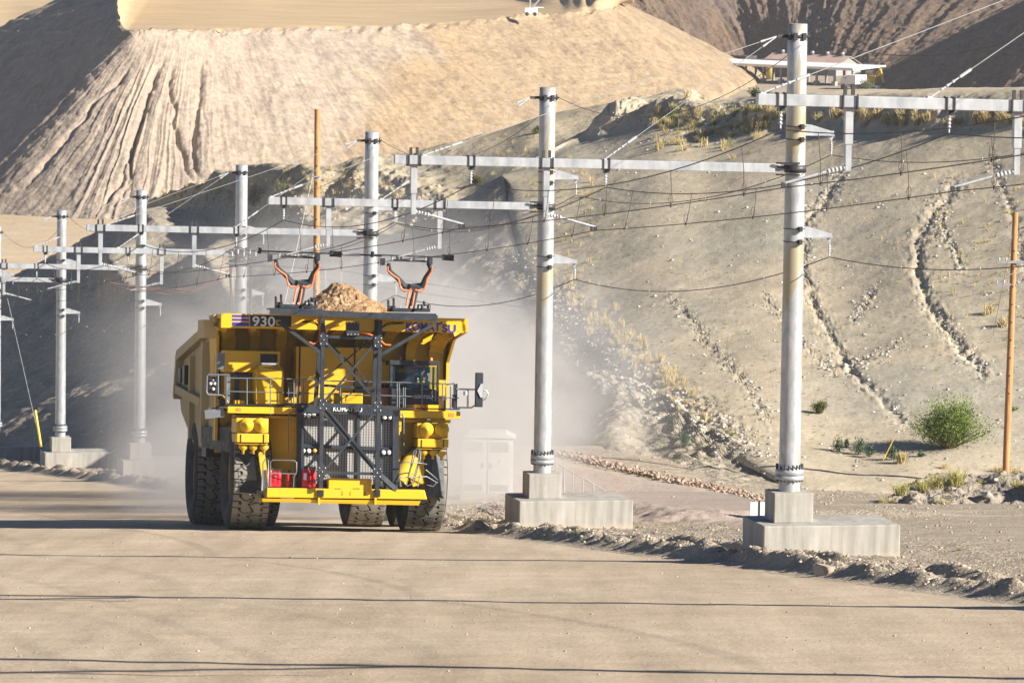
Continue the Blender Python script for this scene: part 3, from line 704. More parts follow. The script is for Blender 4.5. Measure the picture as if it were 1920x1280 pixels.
# ---------------------------------------------------------------- wooden poles
WOOD = new_mat('creosote_wood'); m, n, b, o_ = WOOD; v = coords(n, 'Object', (14, 14, .5))
f = noise(n, v, 1.0, 5, .65); n.links.new(ramp(n, f, [(.3, (.30, .135, .045)), (.55, (.46, .23, .085)), (.75, (.56, .31, .13))]), b.inputs[0]); b.inputs['Roughness'].default_value = .8
bump(n, b, f, .5, .02); WOOD = m
def wood_pole(pb, pt, d, r, lab, arm=False):
    base = P(*pb, d); topp = P(*pt, d); h = (topp - base)
    root = empty('wooden_pole', base); tag(root, lab, 'wooden pole', 'wooden utility poles')
    s = MB(); s.tube([h * (q / 8) - (Vector((0, 0, .5)) if q == 0 else Vector()) for q in range(9)], [r * (1.05 - .2 * q / 8) for q in range(9)], 20); s.build('shaft', WOOD, root)
    k = MB(); nn = 9
    for q in range(nn):
        p = h * (.3 + .62 * q / nn); k.box(p + Vector((-.02, -r - .01, -.03)), p + Vector((.02, -r + .02, .03)))
    k.build('pole_steps', DKSTEEL, root)
    return root, h
r1, h = wood_pole((592, 690), (595, 205), 236, .135, 'tall orange brown wooden pole rising behind the truck load')
q = h * .74; s = MB(); s.bar(q + Vector((-.15, -.15, 0)), q + Vector((.15, -.15, 0)), .06); s.build('guy_clamp', GALV, r1)
rp, h = wood_pole((1886, 882), (1904, 398), 240, .145, 'orange brown wooden utility pole with crossarms on the right hillside')
q = h * .808
for zz, nm, w0, w1 in ((q, 'upper_crossarm', -.72, 1.9), (q - Vector((0, 0, .95)), 'lower_crossarm', -.8, 1.8)):
    s = MB(); s.bar(zz + Vector((w0, -.16, 0)), zz + Vector((w1, -.16, .02)), .07 if 'low' in nm else .10); so_ = s.build('crossarm', GALV, rp)
    s = MB()
    for dx in (w0 + .1, w0 + .4): s.lathe([(0, 0), (.05, 0), (.025, .05), (.05, .09), (.025, .13), (0, .14)], c=(zz.x + dx, zz.y - .16, zz.z + .05), n=10)
    s.build('insulator', INSM, so_)
s = MB(); s.tube([q + Vector((.3, -.2, -.05)), q + Vector((.42, -.2, -.5)), q + Vector((.2, -.2, -.95))], .012, 6); s.tube([q + Vector((-.75, -.2, -.85)), q + Vector((-.3, -.2, -.6)), q + Vector((0, -.2, -.45))], .02, 6); s.build('jumper', STAYM, rp)
s = MB(); s.tube([h * .96, h * .96 + Vector((-1.0, -2, -4.6))], .012, 5); s.build('guy_wire', WIREM, rp)
# guy wires with yellow guards
g0 = P(77, 838, 345); g1 = P(66, 769, 345.5); gt = P(14, 560, 361)
gr = empty('guy_wire', g0); tag(gr, 'pale guy wire with thick yellow guard leaning beside the left footing', 'guy wire')
s = MB(); s.tube([Vector(), gt - g0], .02, 6); s.build('strand', STAYM, gr)
s = MB(); s.tube([Vector((0, -.03, 0)), g1 - g0 + Vector((0, -.03, 0))], .085, 10); s.build('guard', paint('guard_yellow', (.75, .50, .03), .5, .2), gr)
g0 = P(1656, 862, 243); g1 = P(1676, 822, 243)
gr = empty('guy_marker', g0); tag(gr, 'thin yellow marker tube leaning in the weeds beside the green bush', 'guy marker')
s = MB(); s.tube([Vector(), g1 - g0], .019, 8); s.build('guard', MATS['guard_yellow'], gr)
s = MB(); s.tube([g1 - g0, (g1 - g0) * 1.3], .01, 6); s.build('strand', STAYM, gr)
# thin pole guy crossing behind the truck
a = P(530, 585, 232); b_ = P(588, 322, 236); gq = empty('guy_strand', a); tag(gq, 'thin pale guy strand slanting down left from the wooden pole behind the truck', 'guy wire')
s = MB(); s.tube([Vector(), b_ - a], .013, 6); s.build('strand', STAYM, gq)
# pale busbar pair behind the truck
a = P(425, 494, 250); b1 = P(625, 505, 248); c1 = P(1010, 563, 243); c2 = P(1010, 580, 243)
br = empty('busbar_pair', a); tag(br, 'pair of pale grey bars sloping down right behind the pantographs', 'busbar')
s = MB(); s.tube([Vector(), b1 - a], .05, 8); s.build('tube', GALV, br)
s = MB(); s.tube([b1 - a, c1 - a], .028, 6); s.tube([P(470, 505, 250) - a, c2 - a], .018, 6); s.build('cable', STAYM, br)
s = MB()
for px, y0, y1 in ((440, 501, 522), (610, 506, 548), (640, 512, 552)): s.tube([P(px, y0, 248) - a, P(px + 1, y1, 248) - a], .022, 6)
s.build('dropper', STAYM, br)
# ================================================================== HAUL TRUCK
YEL = paint('haul_yellow', (.74, .425, .008), .42, .18, (.46, .34, .17), spec=.4, scale=1.6, settle=.28)
YELD = paint('dusty_hazed_yellow', (.56, .41, .17), .75, .95, (.56, .45, .31), spec=.3, scale=.7)  # settled dust, plus airborne haze worked into the tan colour
SLATE = paint('slate_frame_paint', (.02, .027, .037), .45, .12, (.2, .17, .13), spec=.4, scale=1.5, settle=.35)
BLK = paint('black_parts', (.012, .012, .014), .5, .15, (.1, .08, .06))
RAILM = paint('rail_grey', (.16, .18, .20), .35, .2, metal=.3)
SILV = paint('silver_fittings', (.62, .62, .62), .3, .1, metal=.5)
ORG = paint('orange_cable', (.75, .16, .03), .5, .1)
REDM = paint('extinguisher_red', (.62, .012, .02), .3, .06)
WHT = paint('white_lettering', (.78, .78, .78), .5, .04)
BLU = paint('blue_lettering', (.035, .03, .36), .45, .05)
m, n, b, o_ = new_mat('tyre_rubber'); v = coords(n); f = noise(n, v, 2.2, 5, .6)
n.links.new(ramp(n, f, [(.35, (.035, .034, .034)), (.7, (.085, .075, .062))]), b.inputs[0]); b.inputs['Roughness'].default_value = .8; b.inputs['Specular IOR Level'].default_value = .3; RUB = m
m, n, b, o_ = new_mat('tread_dust'); v = coords(n); f = noise(n, v, 3.0, 5, .6)
n.links.new(ramp(n, f, [(.35, (.21, .195, .16)), (.7, (.30, .275, .22))]), b.inputs[0]); b.inputs['Roughness'].default_value = .9; b.inputs['Specular IOR Level'].default_value = .2; TRD = m

YT = math.radians(9.6)
ey = Vector((-math.sin(YT), math.cos(YT), -GR * .995)).normalized()
ex0 = Vector((math.cos(YT), math.sin(YT), -.022)); ex0 = (ex0 - ey * ex0.dot(ey)).normalized()
ez = ex0.cross(ey).normalized()
OT = P(649, 996.6, 193.4)
MT = Matrix((ex0, ey, ez)).transposed().to_4x4(); MT.translation = OT
MTi = MT.inverted()
CL = MTi @ CAM; M3i = MTi.to_3x3()
def T(px, py, y=0.0):
    d = M3i @ ray(px, py); return CL + d * ((y - CL.y) / d.y)
truck = empty('haul_truck', mat=MT)
tag(truck, 'huge yellow mining dump truck with twin pantographs raised to the overhead wires', 'dump truck')
def fb(mb, x0, y0, x1, y1, ya, yb):
    a = T(x0, y0, ya); c = T(x1, y1, ya); mb.box((a.x, ya, c.z), (c.x, yb, a.z))
def tb(mb, a, c, w, h=None): mb.bar(T(*a), T(*c), w, h)
def tt(mb, pts, r, n=8): mb.tube([T(*p) for p in pts], r, n)
def part(name, mb, mat, par=None, bev=0.0, lab=None):
    o = mb.build(name, mat, par or truck, bevel=bev)
    if lab: o['label'] = lab
    return o
# ---- wheels -------------------------------------------------------
TR = 1.86
def tyre_mesh():
    na, nw = 576, 44; hw = .64
    w = np.linspace(-1, 1, nw)
    prof = []
    # cross-section: bead -> sidewall -> shoulder -> tread
    ctrl = np.array([(-.42, .88), (-.55, 1.0), (-.68, 1.25), (-.72, 1.45), (-.69, 1.66), (-.635, 1.79), (-.60, 1.845), (-.3, 1.86), (0, 1.865), (.3, 1.86), (.60, 1.845), (.635, 1.79), (.69, 1.66), (.72, 1.45), (.68, 1.25), (.55, 1.0), (.42, .88)])
    C = catmull(ctrl, 120); C = np.concatenate([C[:6], C])  # denser
    C = catmull(ctrl, 110)
    x = C[:, 0]; r = C[:, 1]
    th = np.linspace(0, 2 * np.pi, na, endpoint=False)
    TH, Xx = np.meshgrid(th, x, indexing='ij'); R = np.broadcast_to(r, TH.shape).copy()
    N = 44; ph = TH * N / (2 * np.pi)
    tread = (R > 1.80)
    ax = np.abs(Xx)
    circ = np.abs(ax - (.36 + .012 * np.sin(ph * 2 * np.pi * 1.0))) < .016
    sh = (ax > .37) & (np.abs((ph + .12 * (Xx > 0)) % 1 - .5) > .472)
    cen = (ax <= .36) & (np.abs((ph * .5 + .18 * np.sin(Xx * 9) + .25 * np.sign(Xx)) % 1 - .5) > .482)
    mid = (ax <= .36) & (np.abs(Xx - .06 * np.sin(ph * np.pi)) < .014)
    pin = (np.hypot((ax - .49) , ((ph + .12 * (Xx > 0)) % 1 - .0 - .5) * 0 + ((ph + .12 * (Xx > 0) + .5) % 1 - .5) * .26) < .0)
    g = (circ | sh | cen | mid) & (R > 1.70)
    R = np.where(g, R - .065, R)
    V = np.stack([Xx, R * np.cos(TH), R * np.sin(TH)], -1)
    V = np.concatenate([V, V[:1]], 0)
    me = bpy.data.meshes.new('tyre'); nu, nv = V.shape[:2]; idx = np.arange(nu * nv).reshape(nu, nv)
    q = np.stack([idx[:-1, :-1], idx[1:, :-1], idx[1:, 1:], idx[:-1, 1:]], -1).reshape(-1, 4)
    me.from_pydata(V.reshape(-1, 3).tolist(), [], q.tolist())
    me.materials.append(RUB); me.materials.append(TRD)
    gg = np.concatenate([g, g[:1]], 0)
    ctr = (V[:-1, :-1] + V[1:, 1:]) / 2; rr = np.hypot(ctr[..., 1], ctr[..., 2])
    mi = ((rr > 1.832) & ~gg[:-1, :-1] & ~gg[1:, 1:]).astype(np.int32).reshape(-1)
    me.polygons.foreach_set('material_index', mi); me.polygons.foreach_set('use_smooth', np.full(len(q), False)); me.update()
    return me
TYM = tyre_mesh()
RIMM = paint('rim_ochre', (.36, .20, .025), .55, .5, (.25, .19, .12))
def wheel(name, x, y, side, hub=True):
    w = bpy.data.objects.new(name, None); COL.objects.link(w); w.parent = truck; w.location = (x, y, TR - .035)
    t = bpy.data.objects.new('tyre', TYM); COL.objects.link(t); t.parent = w; t.rotation_euler = (random.uniform(0, .14), 0, 0)
    r = MB(); e = side * .5
    r.lathe([(.93, e), (.88, e), (.86, e - side * .05), (.80, e - side * .12), (.80, e - side * .9), (.93, e - side * .93)], 'x', n=48)
    r.lathe([(.80, e - side * .22), (.5, e - side * .25), (.45, e - side * .05), (.2, e + side * .02), (0, e + side * .02)], 'x', n=40)
    for q in range(20):
        a = q * math.pi / 10; r.lathe([(.035, e - side * .25), (.035, e - side * .15), (0, e - side * .15)], 'x', c=(0, .66 * math.cos(a), .66 * math.sin(a)), n=6)
    r.build('rim', RIMM, w)
    return w
wheel('front_wheel', -3.1, 3.0, -1); wheel('front_wheel', 2.98, 3.0, 1)
for x, sd in ((-3.62, -1), (-1.95, -1), (1.87, 1), (3.55, 1)): wheel('rear_wheel', x, 9.35, sd)
# axle, chassis and underside
m_ = MB(); m_.tube([(-3.2, 9.35, 1.85), (3.2, 9.35, 1.85)], .75, 24); m_.tube([(-2.3, 3.0, 1.85), (2.3, 3.0, 1.85)], .42, 16)
part('axle', m_, BLK)
m_ = MB()
for x in (-1.15, 1.15): m_.box((x - .3, 1.0, 1.5), (x + .3, 13.2, 2.7))
m_.box((-1.3, 1.2, 1.05), (1.3, 2.2, 2.2)); m_.box((-1.5, 7.2, 2.2), (1.5, 8, 2.9)); m_.box((-1.6, .9, .95), (1.6, 1.6, 1.2))  # last low box is added to block sun from the left tyres
part('chassis', m_, BLK)
# ---- dump body ----------------------------------------------------
ZL = T(640, 594, .55).z
b_ = MB()
# canopy lip (front beam)
def lipx(x, dz): return ZL + dz
fb(b_, 415, 588, 877, 617, .45, .75)
xl, xr = T(415, 600, .45).x, T(877, 600, .45).x
zt, zb_ = T(640, 592, .45).z, T(640, 619, .45).z
b_.v = []; b_.f = []; b_.smooth = []
b_.box((xl, .45, zb_), (xr, .8, zt))
body = part('dump_body', b_, YEL)
# canopy roof plate
c_ = MB(); c_.box((xl + .02, .8, zt - .16), (xr - .02, 4.4, zt - .03))
for q in range(9):
    xx = xl + .4 + q * (xr - xl - .8) / 8; c_.box((xx - .05, .8, zb_ + .06), (xx + .05, 3.4, zt - .162))
part('canopy', c_, YEL, body)
# front wall with arched ribs
fw = MB(); ywall = 3.9
wl, wr = -4.05, 3.85
fw.box((wl, ywall, 2.9), (wr, ywall + .12, zt - .17))
part('front_wall', fw, YEL, body)
for q in range(9):
    xx = wl + .32 + q * (wr - wl - .64) / 8; out = (xx - (wl + wr) / 2) / 4.0
    rb = MB(); pts = []
    for k in range(11):
        t = k / 10; 
        if t < .45: pts.append((xx, ywall - .16, 3.0 + t / .45 * (zt - 1.25 - 3.0)))
        else:
            a = (t - .45) / .55 * math.pi / 2
            pts.append((xx + out * .45 * (1 - math.cos(a)), ywall - .16 - 2.1 * (1 - math.cos(a)), zt - 1.25 + .92 * math.sin(a)))
    for a, c in zip(pts[:-1], pts[1:]): rb.bar(a, c, .34 if q not in (0, 8) else .5, .34, up=(0, 1, 0) if a[1] != c[1] else (0, 1, 0))
    part('rib', rb, YEL, body)
# side walls: taller at front, falling and flaring to the tail
for sd, nm in ((-1, 'side_wall'), (1, 'side_wall')):
    s_ = MB(); w0 = wl if sd < 0 else wr
    X0 = w0; X1 = w0 + sd * .1
    def pt(y, z, x): return (x, y, z)
    prof = [(ywall, zt - .3), (5.2, zt - .2), (5.6, zt - .55), (12.5, 6.0), (13.2, 4.4), (12.8, 3.95), (12.0, 3.7), (9.0, 2.75), (6.2, 2.7), (ywall, 3.0)]
    off = lambda y: sd * (.18 * max(0, y - 5) / 9.5)
    ins = [Vector((X0 + off(y), y, z)) for y, z in prof]; outs = [Vector((X0 + sd * .12 + off(y) , y, z)) for y, z in prof]
    nn = len(prof)
    s_.add(ins + outs, [tuple(range(nn))[::-1], tuple(range(nn, 2 * nn))] + [(i, (i + 1) % nn, (i + 1) % nn + nn, i + nn) for i in range(nn)])
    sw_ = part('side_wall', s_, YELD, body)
    # top rail, side bolster ribs and the recessed panel look
    s_ = MB()
    xo = lambda y: X0 + sd * .24 + off(y)
    s_.bar((xo(5.6), 5.6, zt - .6), (xo(12.5), 12.5, 5.95), .3, .34); s_.bar((xo(6), 6.0, 4.3), (xo(12.8), 12.8, 4.75), .26, .3)
    s_.bar((xo(12.5), 12.45, 5.95), (xo(13.1), 13.05, 4.45), .3, .34); s_.bar((xo(5.4), 5.45, 6.4), (xo(5.4), 5.5, 2.9), .3, .5); s_.bar((xo(7), 9.4, 5.9), (xo(7), 9.2, 3.0), .22, .4)
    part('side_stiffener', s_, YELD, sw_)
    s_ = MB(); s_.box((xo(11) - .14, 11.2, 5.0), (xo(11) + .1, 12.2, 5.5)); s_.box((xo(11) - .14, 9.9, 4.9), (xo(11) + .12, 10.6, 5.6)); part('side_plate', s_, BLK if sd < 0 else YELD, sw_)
# front corner wing of the body on the left, sloping outwards
s_ = MB()
for sd, w0 in ((-1, wl), (1, wr)):
    pts = [(w0 + sd * .02, 3.4, 3.0), (w0 + sd * .02, 3.4, zt - 1.5), (w0 + sd * .12, 2.6, zt - .7), (w0 + sd * .3, 1.2, zb_ + .03), (w0 + sd * .3, 4.4, zt - .2), (w0 + sd * .02, 4.6, zt - 1.3), (w0 + sd * .02, 4.6, 3.0)]
    s_.poly(pts, (sd * .09, 0, 0))
part('wing', s_, YEL, body)
fl = MB(); fl.add([(wl, ywall, 2.95), (wr, ywall, 2.95), (wr, 12.8, 3.6), (wl, 12.8, 3.6), (wl, ywall, 2.75), (wr, ywall, 2.75), (wr, 12.8, 3.35), (wl, 12.8, 3.35)],
                  [(0, 1, 2, 3), (7, 6, 5, 4), (0, 4, 5, 1), (1, 5, 6, 2), (2, 6, 7, 3), (3, 7, 4, 0)])
for y in (5, 6.5, 8, 9.5, 11, 12.5): fl.box((wl + .1, y, 2.5 + (y - 4) * .06), (wr - .1, y + .3, 2.95 + (y - 4) * .06))
part('floor', fl, YEL, body)
# corner lamps/eyebrow on top left
s_ = MB(); a = T(395, 606, 2.2); s_.box((a.x - .25, 2.0, a.z - .5), (a.x + .22, 3.9, a.z + .12)); c = T(405, 597, 2.0); s_.lathe([(0, 1.95), (.16, 1.95), (.16, 2.4), (0, 2.4)], 'y', c=(c.x, 0, c.z), n=16)
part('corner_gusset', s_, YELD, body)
# lettering
def text(s, px0, py0, px1, py1, y, mat, par, nm='lettering', bold=.012, squash=None):
    cu = bpy.data.curves.new(nm, 'FONT'); cu.body = s; cu.extrude = .006; cu.offset = bold; cu.align_x = 'LEFT'; cu.space_character = 1.02
    to = bpy.data.objects.new(nm + '_curve', cu); COL.objects.link(to); bpy.context.view_layer.update()
    me = bpy.data.meshes.new_from_object(to.evaluated_get(bpy.context.evaluated_depsgraph_get())); bpy.data.objects.remove(to)
    co = np.empty(len(me.vertices) * 3); me.vertices.foreach_get('co', co); co = co.reshape(-1, 3)
    mn, mx = co.min(0), co.max(0); a = T(px0, py1, y); c = T(px1, py0, y); tl = T(px0, py0, y); br = T(px1, py1, y)
    u = (co[:, 0] - mn[0]) / (mx[0] - mn[0]); w = (co[:, 1] - mn[1]) / (mx[1] - mn[1])
    new = np.empty_like(co); new[:, 0] = a.x + u * (c.x - a.x); new[:, 2] = a.z + w * (c.z - a.z); new[:, 1] = y - .01 - (co[:, 2] - mn[2]) * .8
    me.vertices.foreach_set('co', new.reshape(-1).astype(np.float32)); me.update(); me.materials.clear(); me.materials.append(mat); me.name = nm
    o = bpy.data.objects.new(nm, me); COL.objects.link(o); o.parent = par; return o
yl = .45
text('KOMAT', 761, 605.5, 826, 620.5, yl, BLU, body, bold=.024); text('SU', 829, 608.5, 855, 623, yl, BLU, body, bold=.024)
s_ = MB(); fb(s_, 826.5, 603.5, 830, 607.5, yl - .02, yl); part('lettering_tick', s_, BLU, body)
s_ = MB(); fb(s_, 469, 590.5, 546, 613, yl - .008, yl); pl_ = part('number_panel', s_, SLATE, body)
text('930', 473, 593.5, 516, 611.5, yl - .01, WHT, pl_, bold=.018); text('E', 518, 600, 526, 610, yl - .01, YEL, pl_, bold=.018)
s_ = MB(); fb(s_, 435, 590, 467, 595, yl - .006, yl); fb(s_, 435, 597, 467, 602, yl - .006, yl); fb(s_, 435, 604, 467, 611.5, yl - .006, yl)
part('blue_stripes', s_, BLU, body)
# ---- decks --------------------------------------------------------
d_ = MB(); fb(d_, 427, 761, 562, 776.5, .8, 1.0); a = T(427, 762, .8); c = T(562, 762, .8); d_.box((a.x, 1.0, a.z - .12), (c.x, 3.6, a.z)); 
dl = part('left_deck', d_, YEL, None, .015)
d_ = MB(); fb(d_, 750, 769, 863, 785, .8, 1.0); a = T(750, 769, .8); c = T(863, 769, .8); d_.box((a.x, 1.0, a.z - .12), (c.x, 3.6, a.z))
dr = part('right_deck', d_, YEL, None, .015)
d_ = MB(); fb(d_, 423, 757, 556, 761.5, .74, .8); fb(d_, 712, 763, 862, 768.5, .74, .8); fb(d_, 560, 757, 745, 764, .74, .9); part('deck_edge', d_, SLATE)
d_ = MB(); a = T(560, 766, .9); c = T(745, 766, .9); d_.box((a.x, .9, a.z - .1), (c.x, 3.6, a.z)); part('centre_deck', d_, SLATE)
REF = paint('orange_reflector', (.75, .22, .03), .4, .05)
s_ = MB(); fb(s_, 443, 764.5, 452, 770.5, .785, .8); part('reflector', s_, REF, dl)
s_ = MB(); fb(s_, 842, 774, 851, 781, .785, .8); part('reflector', s_, REF, dr)
# ---- air cleaners under the decks --------------------------------
def air_cleaner(x0, x1, y0, y1, cx, cy, boxy, cups, nm='air_cleaner'):
    s_ = MB(); fb(s_, x0, y0, x1, boxy[0], .55, 1.9); fb(s_, x0 + 1, boxy[0], x1 + 1, boxy[1], .42, 1.9); fb(s_, x0 + 3, boxy[1], x1 - 1, boxy[1] + 4, .5, 1.7)
    r = part(nm, s_, YEL, None, .03)
    for px in cx:
        k = MB(); c = T(px, cy, .4); k.lathe([(0, .28), (.10, .28), (.10, .34), (.22, .36), (.245, .42), (.245, .7), (0, .7)], 'y', c=(c.x, 0, c.z), n=28); k.lathe([(.0, .24), (.05, .24), (.05, .3), (0, .3)], 'y', c=(c.x, 0, c.z), n=12)
        part('intake_cap', k, YEL, r)
    for px, dy in cups:
        k = MB(); c = T(px, boxy[1] + 4 + dy, .75); k.lathe([(.15, .02), (.16, -.06), (.10, -.14), (.05, -.17), (.045, -.29), (0, -.29)], 'z', c=(c.x, .75, c.z), n=20); part('dust_cup', k, YEL, r)
    k = MB(); fb(k, x0 + 8, boxy[0] + 2, x0 + 9.3, boxy[1], .40, .43); fb(k, x1 - 9, boxy[0] + 2, x1 - 7.7, boxy[1], .40, .43); part('clamp_strap', k, BLK, r)
    return r
air_cleaner(443, 503, 783, 0, (463, 489), 796.5, (812, 830), ((456, 1), (475, 1), (495, 2)))
air_cleaner(782, 840, 793, 0, (800, 829), 805, (822, 839), ((795, 2), (812, 2), (828, 4)))
s_ = MB(); fb(s_, 441, 778, 560, 784, 1.3, 2.2); fb(s_, 742, 785, 845, 793, 1.2, 2.0); part('under_deck_beam', s_, YEL)
# inner fenders/engine side panels
s_ = MB()
s_.poly([T(503, 778, 1.9), T(560, 778, 1.5), T(560, 916, 1.3), T(497, 916, 1.6), T(490, 860, 1.9)], (0, .2, 0)); part('inner_fender', s_, YEL)
s_ = MB(); s_.poly([T(740, 780, 1.3), T(785, 786, 1.7), T(790, 850, 1.9), T(797, 915, 1.5), T(742, 915, 1.2)], (0, .2, 0)); part('inner_fender', s_, YEL)
s_ = MB()
s_.tube([T(748, 900, .9), T(770, 862, 1.0), T(790, 850, 1.2)], .28, 12); s_.poly([T(760, 875, .8), T(795, 860, .9), T(797, 905, .8), T(775, 912, .8)], (0, .5, 0)); s_.poly([T(484, 845, 1.0), T(497, 850, 1.0), T(505, 905, .9), T(492, 905, .9)], (0, .4, 0))
part('suspension_housing', s_, YEL)
s_ = MB()
for px in (552, 748):
    fb(s_, px - 2.5, 783, px + 3, 906, 1.0, 1.12)
    for yy in range(790, 900, 18): fb(s_, px - 4, yy, px + 5, yy + 8, .96, 1.04)
part('hood_flange', s_, YEL)
# mudguards
s_ = MB(); s_.poly([T(440, 850, 1.3), T(478, 848, 1.1), T(486, 905, 1.0), T(480, 925, 1.0), T(446, 922, 1.2)], (0, .05, 0));  # outer edge stretched as a dark cover for tread in deck shade
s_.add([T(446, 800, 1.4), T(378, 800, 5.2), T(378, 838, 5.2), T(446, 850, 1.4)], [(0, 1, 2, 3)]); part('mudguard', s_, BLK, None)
MUD = paint('mudguard_sheen', (.06, .065, .07), .28, .2, spec=.6)
s_ = MB(); s_.poly([T(806, 848, 1.0), T(833, 852, 1.2), T(832, 934, 1.1), T(797, 930, .9), T(802, 890, .9)], (0, .05, 0)); part('mudguard', s_, MUD)
s_ = MB(); s_.poly([T(800, 845, .8), T(812, 850, .8), T(808, 905, .8), T(800, 928, .8), T(795, 900, .8)], (0, .12, 0)); part('step_bracket', s_, SLATE)
s_ = MB(); s_.box((-4.2, 5.6, 2.4), (-1.6, 7.0, 3.9)); s_.box((1.6, 5.6, 2.4), (4.1, 7.0, 3.9)); part('fuel_tank', s_, BLK)
# ---- grille -------------------------------------------------------
gr_ = MB()
for a, c, w in (((563, 763), (563, 914), .22), ((741, 768), (741, 914), .22)):
    gr_.bar(T(a[0], a[1], .5), T(c[0], c[1], .5), w, .3)
gr_.bar(T(555, 766, .5), T(748, 773, .5), .3, .26, up=(0, 0, 1)); gr_.bar(T(565, 835, .52), T(740, 842, .52), .16, .12); gr_.bar(T(563, 913, .5), T(741, 913, .5), .3, .2)
for px in (604, 672, 712): gr_.bar(T(px, 770, .55), T(px, 912, .55), .10, .08)
grl = part('radiator_frame', gr_, SLATE)
s_ = MB(); fb(s_, 563, 770, 741, 914, .75, .8); part('radiator_core', s_, paint('radiator_core', (.03, .03, .032), .8, .3, (.1, .09, .08)), grl)
GRD = paint('grille_wire', (.34, .335, .32), .5, .15)
s_ = MB()
x = 568.0
while x < 738: fb(s_, x, 775, x + .7, 911, .60, .61); x += 5.0
y = 776.0
while y < 911: s_.bar(T(566, y - .9, .595), T(739, y + 2.2, .595), .012, .022); y += 5.0
part('grille_mesh', s_, GRD, grl)
text('KOMAT', 624.5, 762.3, 662.5, 770.7, .335, WHT, grl, bold=.02); text('SU', 664, 763.8, 679, 771.7, .335, WHT, grl, bold=.02)
LAMP = paint('lamp_lens', (.74, .74, .70), .15, .02, spec=.8); AMB = paint('amber_lens', (.70, .36, .02), .2, .02, spec=.8)
def lamp(px, py, r, mat, par, y=.42):
    c = T(px, py, y); k = MB(); k.lathe([(r * 1.25, y + .16), (r * 1.25, y), (r * 1.05, y - .015)], 'y', c=(c.x, 0, c.z), n=20); h = part('headlight', k, BLK, par)
    k = MB(); k.lathe([(r * 1.04, y + .01), (r * .9, y - .02), (r * .5, y - .045), (0, y - .05)], 'y', c=(c.x, 0, c.z), n=20); part('lens', k, mat, h)
for px, py, mt in ((570, 778, LAMP), (579, 779, LAMP), (588, 776, LAMP), (568.5, 844.5, LAMP), (579, 845, LAMP), (590, 844.5, AMB), (721, 782, LAMP), (731.5, 782.5, LAMP), (719, 848, LAMP), (729.5, 848, LAMP)):
    lamp(px, py, .082 if mt is LAMP else .075, mt, grl)
s_ = MB(); fb(s_, 564, 838, 598, 851, .5, .6); fb(s_, 713, 841, 737, 854, .5, .6); fb(s_, 715, 775, 738, 789, .5, .6); fb(s_, 565, 771, 598, 785, .5, .6); part('lamp_box', s_, BLK, grl)
# ---- bumper -------------------------------------------------------
s_ = MB(); s_.poly([T(501, 914, .0), T(796, 918, .0), T(801, 936, .0), T(500, 932, .0)], (0, .9, 0)); bm_ = part('bumper', s_, YEL, None, .02)
s_ = MB(); s_.poly([T(492, 934, .06), T(789, 938.5, .06), T(785, 947, .12), T(492, 940, .12)], (0, .9, 0)); part('lower_lip', s_, YEL, bm_)
s_ = MB(); fb(s_, 616, 896, 697, 918, .0, .55); part('centre_box', s_, YEL, bm_, .03)
s_ = MB()
for x0, x1 in ((628, 639), (662, 675)): fb(s_, x0, 915, x1, 916.2, -.012, .0)
for x0 in (641, 656, 684): fb(s_, x0, 921, x0 + 1, 929, -.008, .01)
part('slots', s_, BLK, bm_)
for px in (598, 704):
    s_ = MB(); fb(s_, px - 1.5, 932, px + 2, 945, -.06, .1); part('tie_down_eye', s_, YEL, bm_)
    s_ = MB(); fb(s_, px - 2, 918, px + 9, 931, -.10, .03); part('tow_socket', s_, BLK, bm_)
# ---- pantograph mast in front of the grille ----------------------
ms = MB(); yf = -.22
tb(ms, (605.5, 596, yf), (601.5, 914, yf), .13, .13); tb(ms, (713, 600, yf), (707, 918, yf), .13, .13)
tb(ms, (604, 597, .45), (591, 760, .45), .13, .13); tb(ms, (706, 600, .45), (700, 765, .45), .13, .13)
tb(ms, (605, 631, yf), (712, 634, yf), .10, .10); tb(ms, (604, 759, yf), (708, 762, yf), .12, .14); tb(ms, (601, 885.5, yf), (708, 888, yf), .09, .10)
tb(ms, (603, 722, .3), (706, 729, .3), .09, .09)
tb(ms, (610, 640, yf), (706, 752, yf), .075, .075); tb(ms, (706, 640, yf), (610, 750, yf), .075, .075); tb(ms, (612, 638, .42), (693, 718, .42), .06); tb(ms, (697, 635, .42), (606, 710, .42), .05)
tb(ms, (606, 770, -.1), (706, 882, -.1), .20, .16); tb(ms, (611, 764, yf), (706, 880, yf), .07, .07); tb(ms, (704, 772, yf), (606, 884, yf), .075, .075); tb(ms, (706, 885, -.1), (742, 918, .1), .20, .16)
tb(ms, (521, 603, yf), (605, 664, yf), .11, .11); tb(ms, (817, 606, yf), (712, 666, yf), .11, .11)
for px, py in ((607, 637), (709, 641), (606, 758), (708, 762), (604, 884), (707, 886)):
    p = T(px, py, yf - .07); ms.box((p.x - .15, yf - .08, p.z - .2), (p.x + .15, yf - .065, p.z + .2))
mast = part('pantograph_mast', ms, SLATE)
bl = MB()
for px, py in ((607, 637), (709, 641), (606, 758), (708, 762), (604, 884), (707, 886)):
    p = T(px, py, yf - .085)
    for dx, dz in ((-.1, -.13), (.1, -.13), (-.1, .13), (.1, .13), (0, 0)): bl.lathe([(.022, yf - .08), (.022, yf - .11), (0, yf - .11)], 'y', c=(p.x + dx, 0, p.z + dz), n=6)
part('bolts', bl, SILV, mast)
s_ = MB(); fb(s_, 650, 603, 673.5, 629, -.42, -.15); jb = part('junction_box', s_, SLATE, mast, .01)
s_ = MB()
for px in (652, 658, 665, 671.5):
    for py in (605.5, 627): p = T(px, py, -.43); s_.lathe([(.018, -.43), (.018, -.44), (0, -.44)], 'y', c=(p.x, 0, p.z), n=6)
part('bolts', s_, SILV, jb)
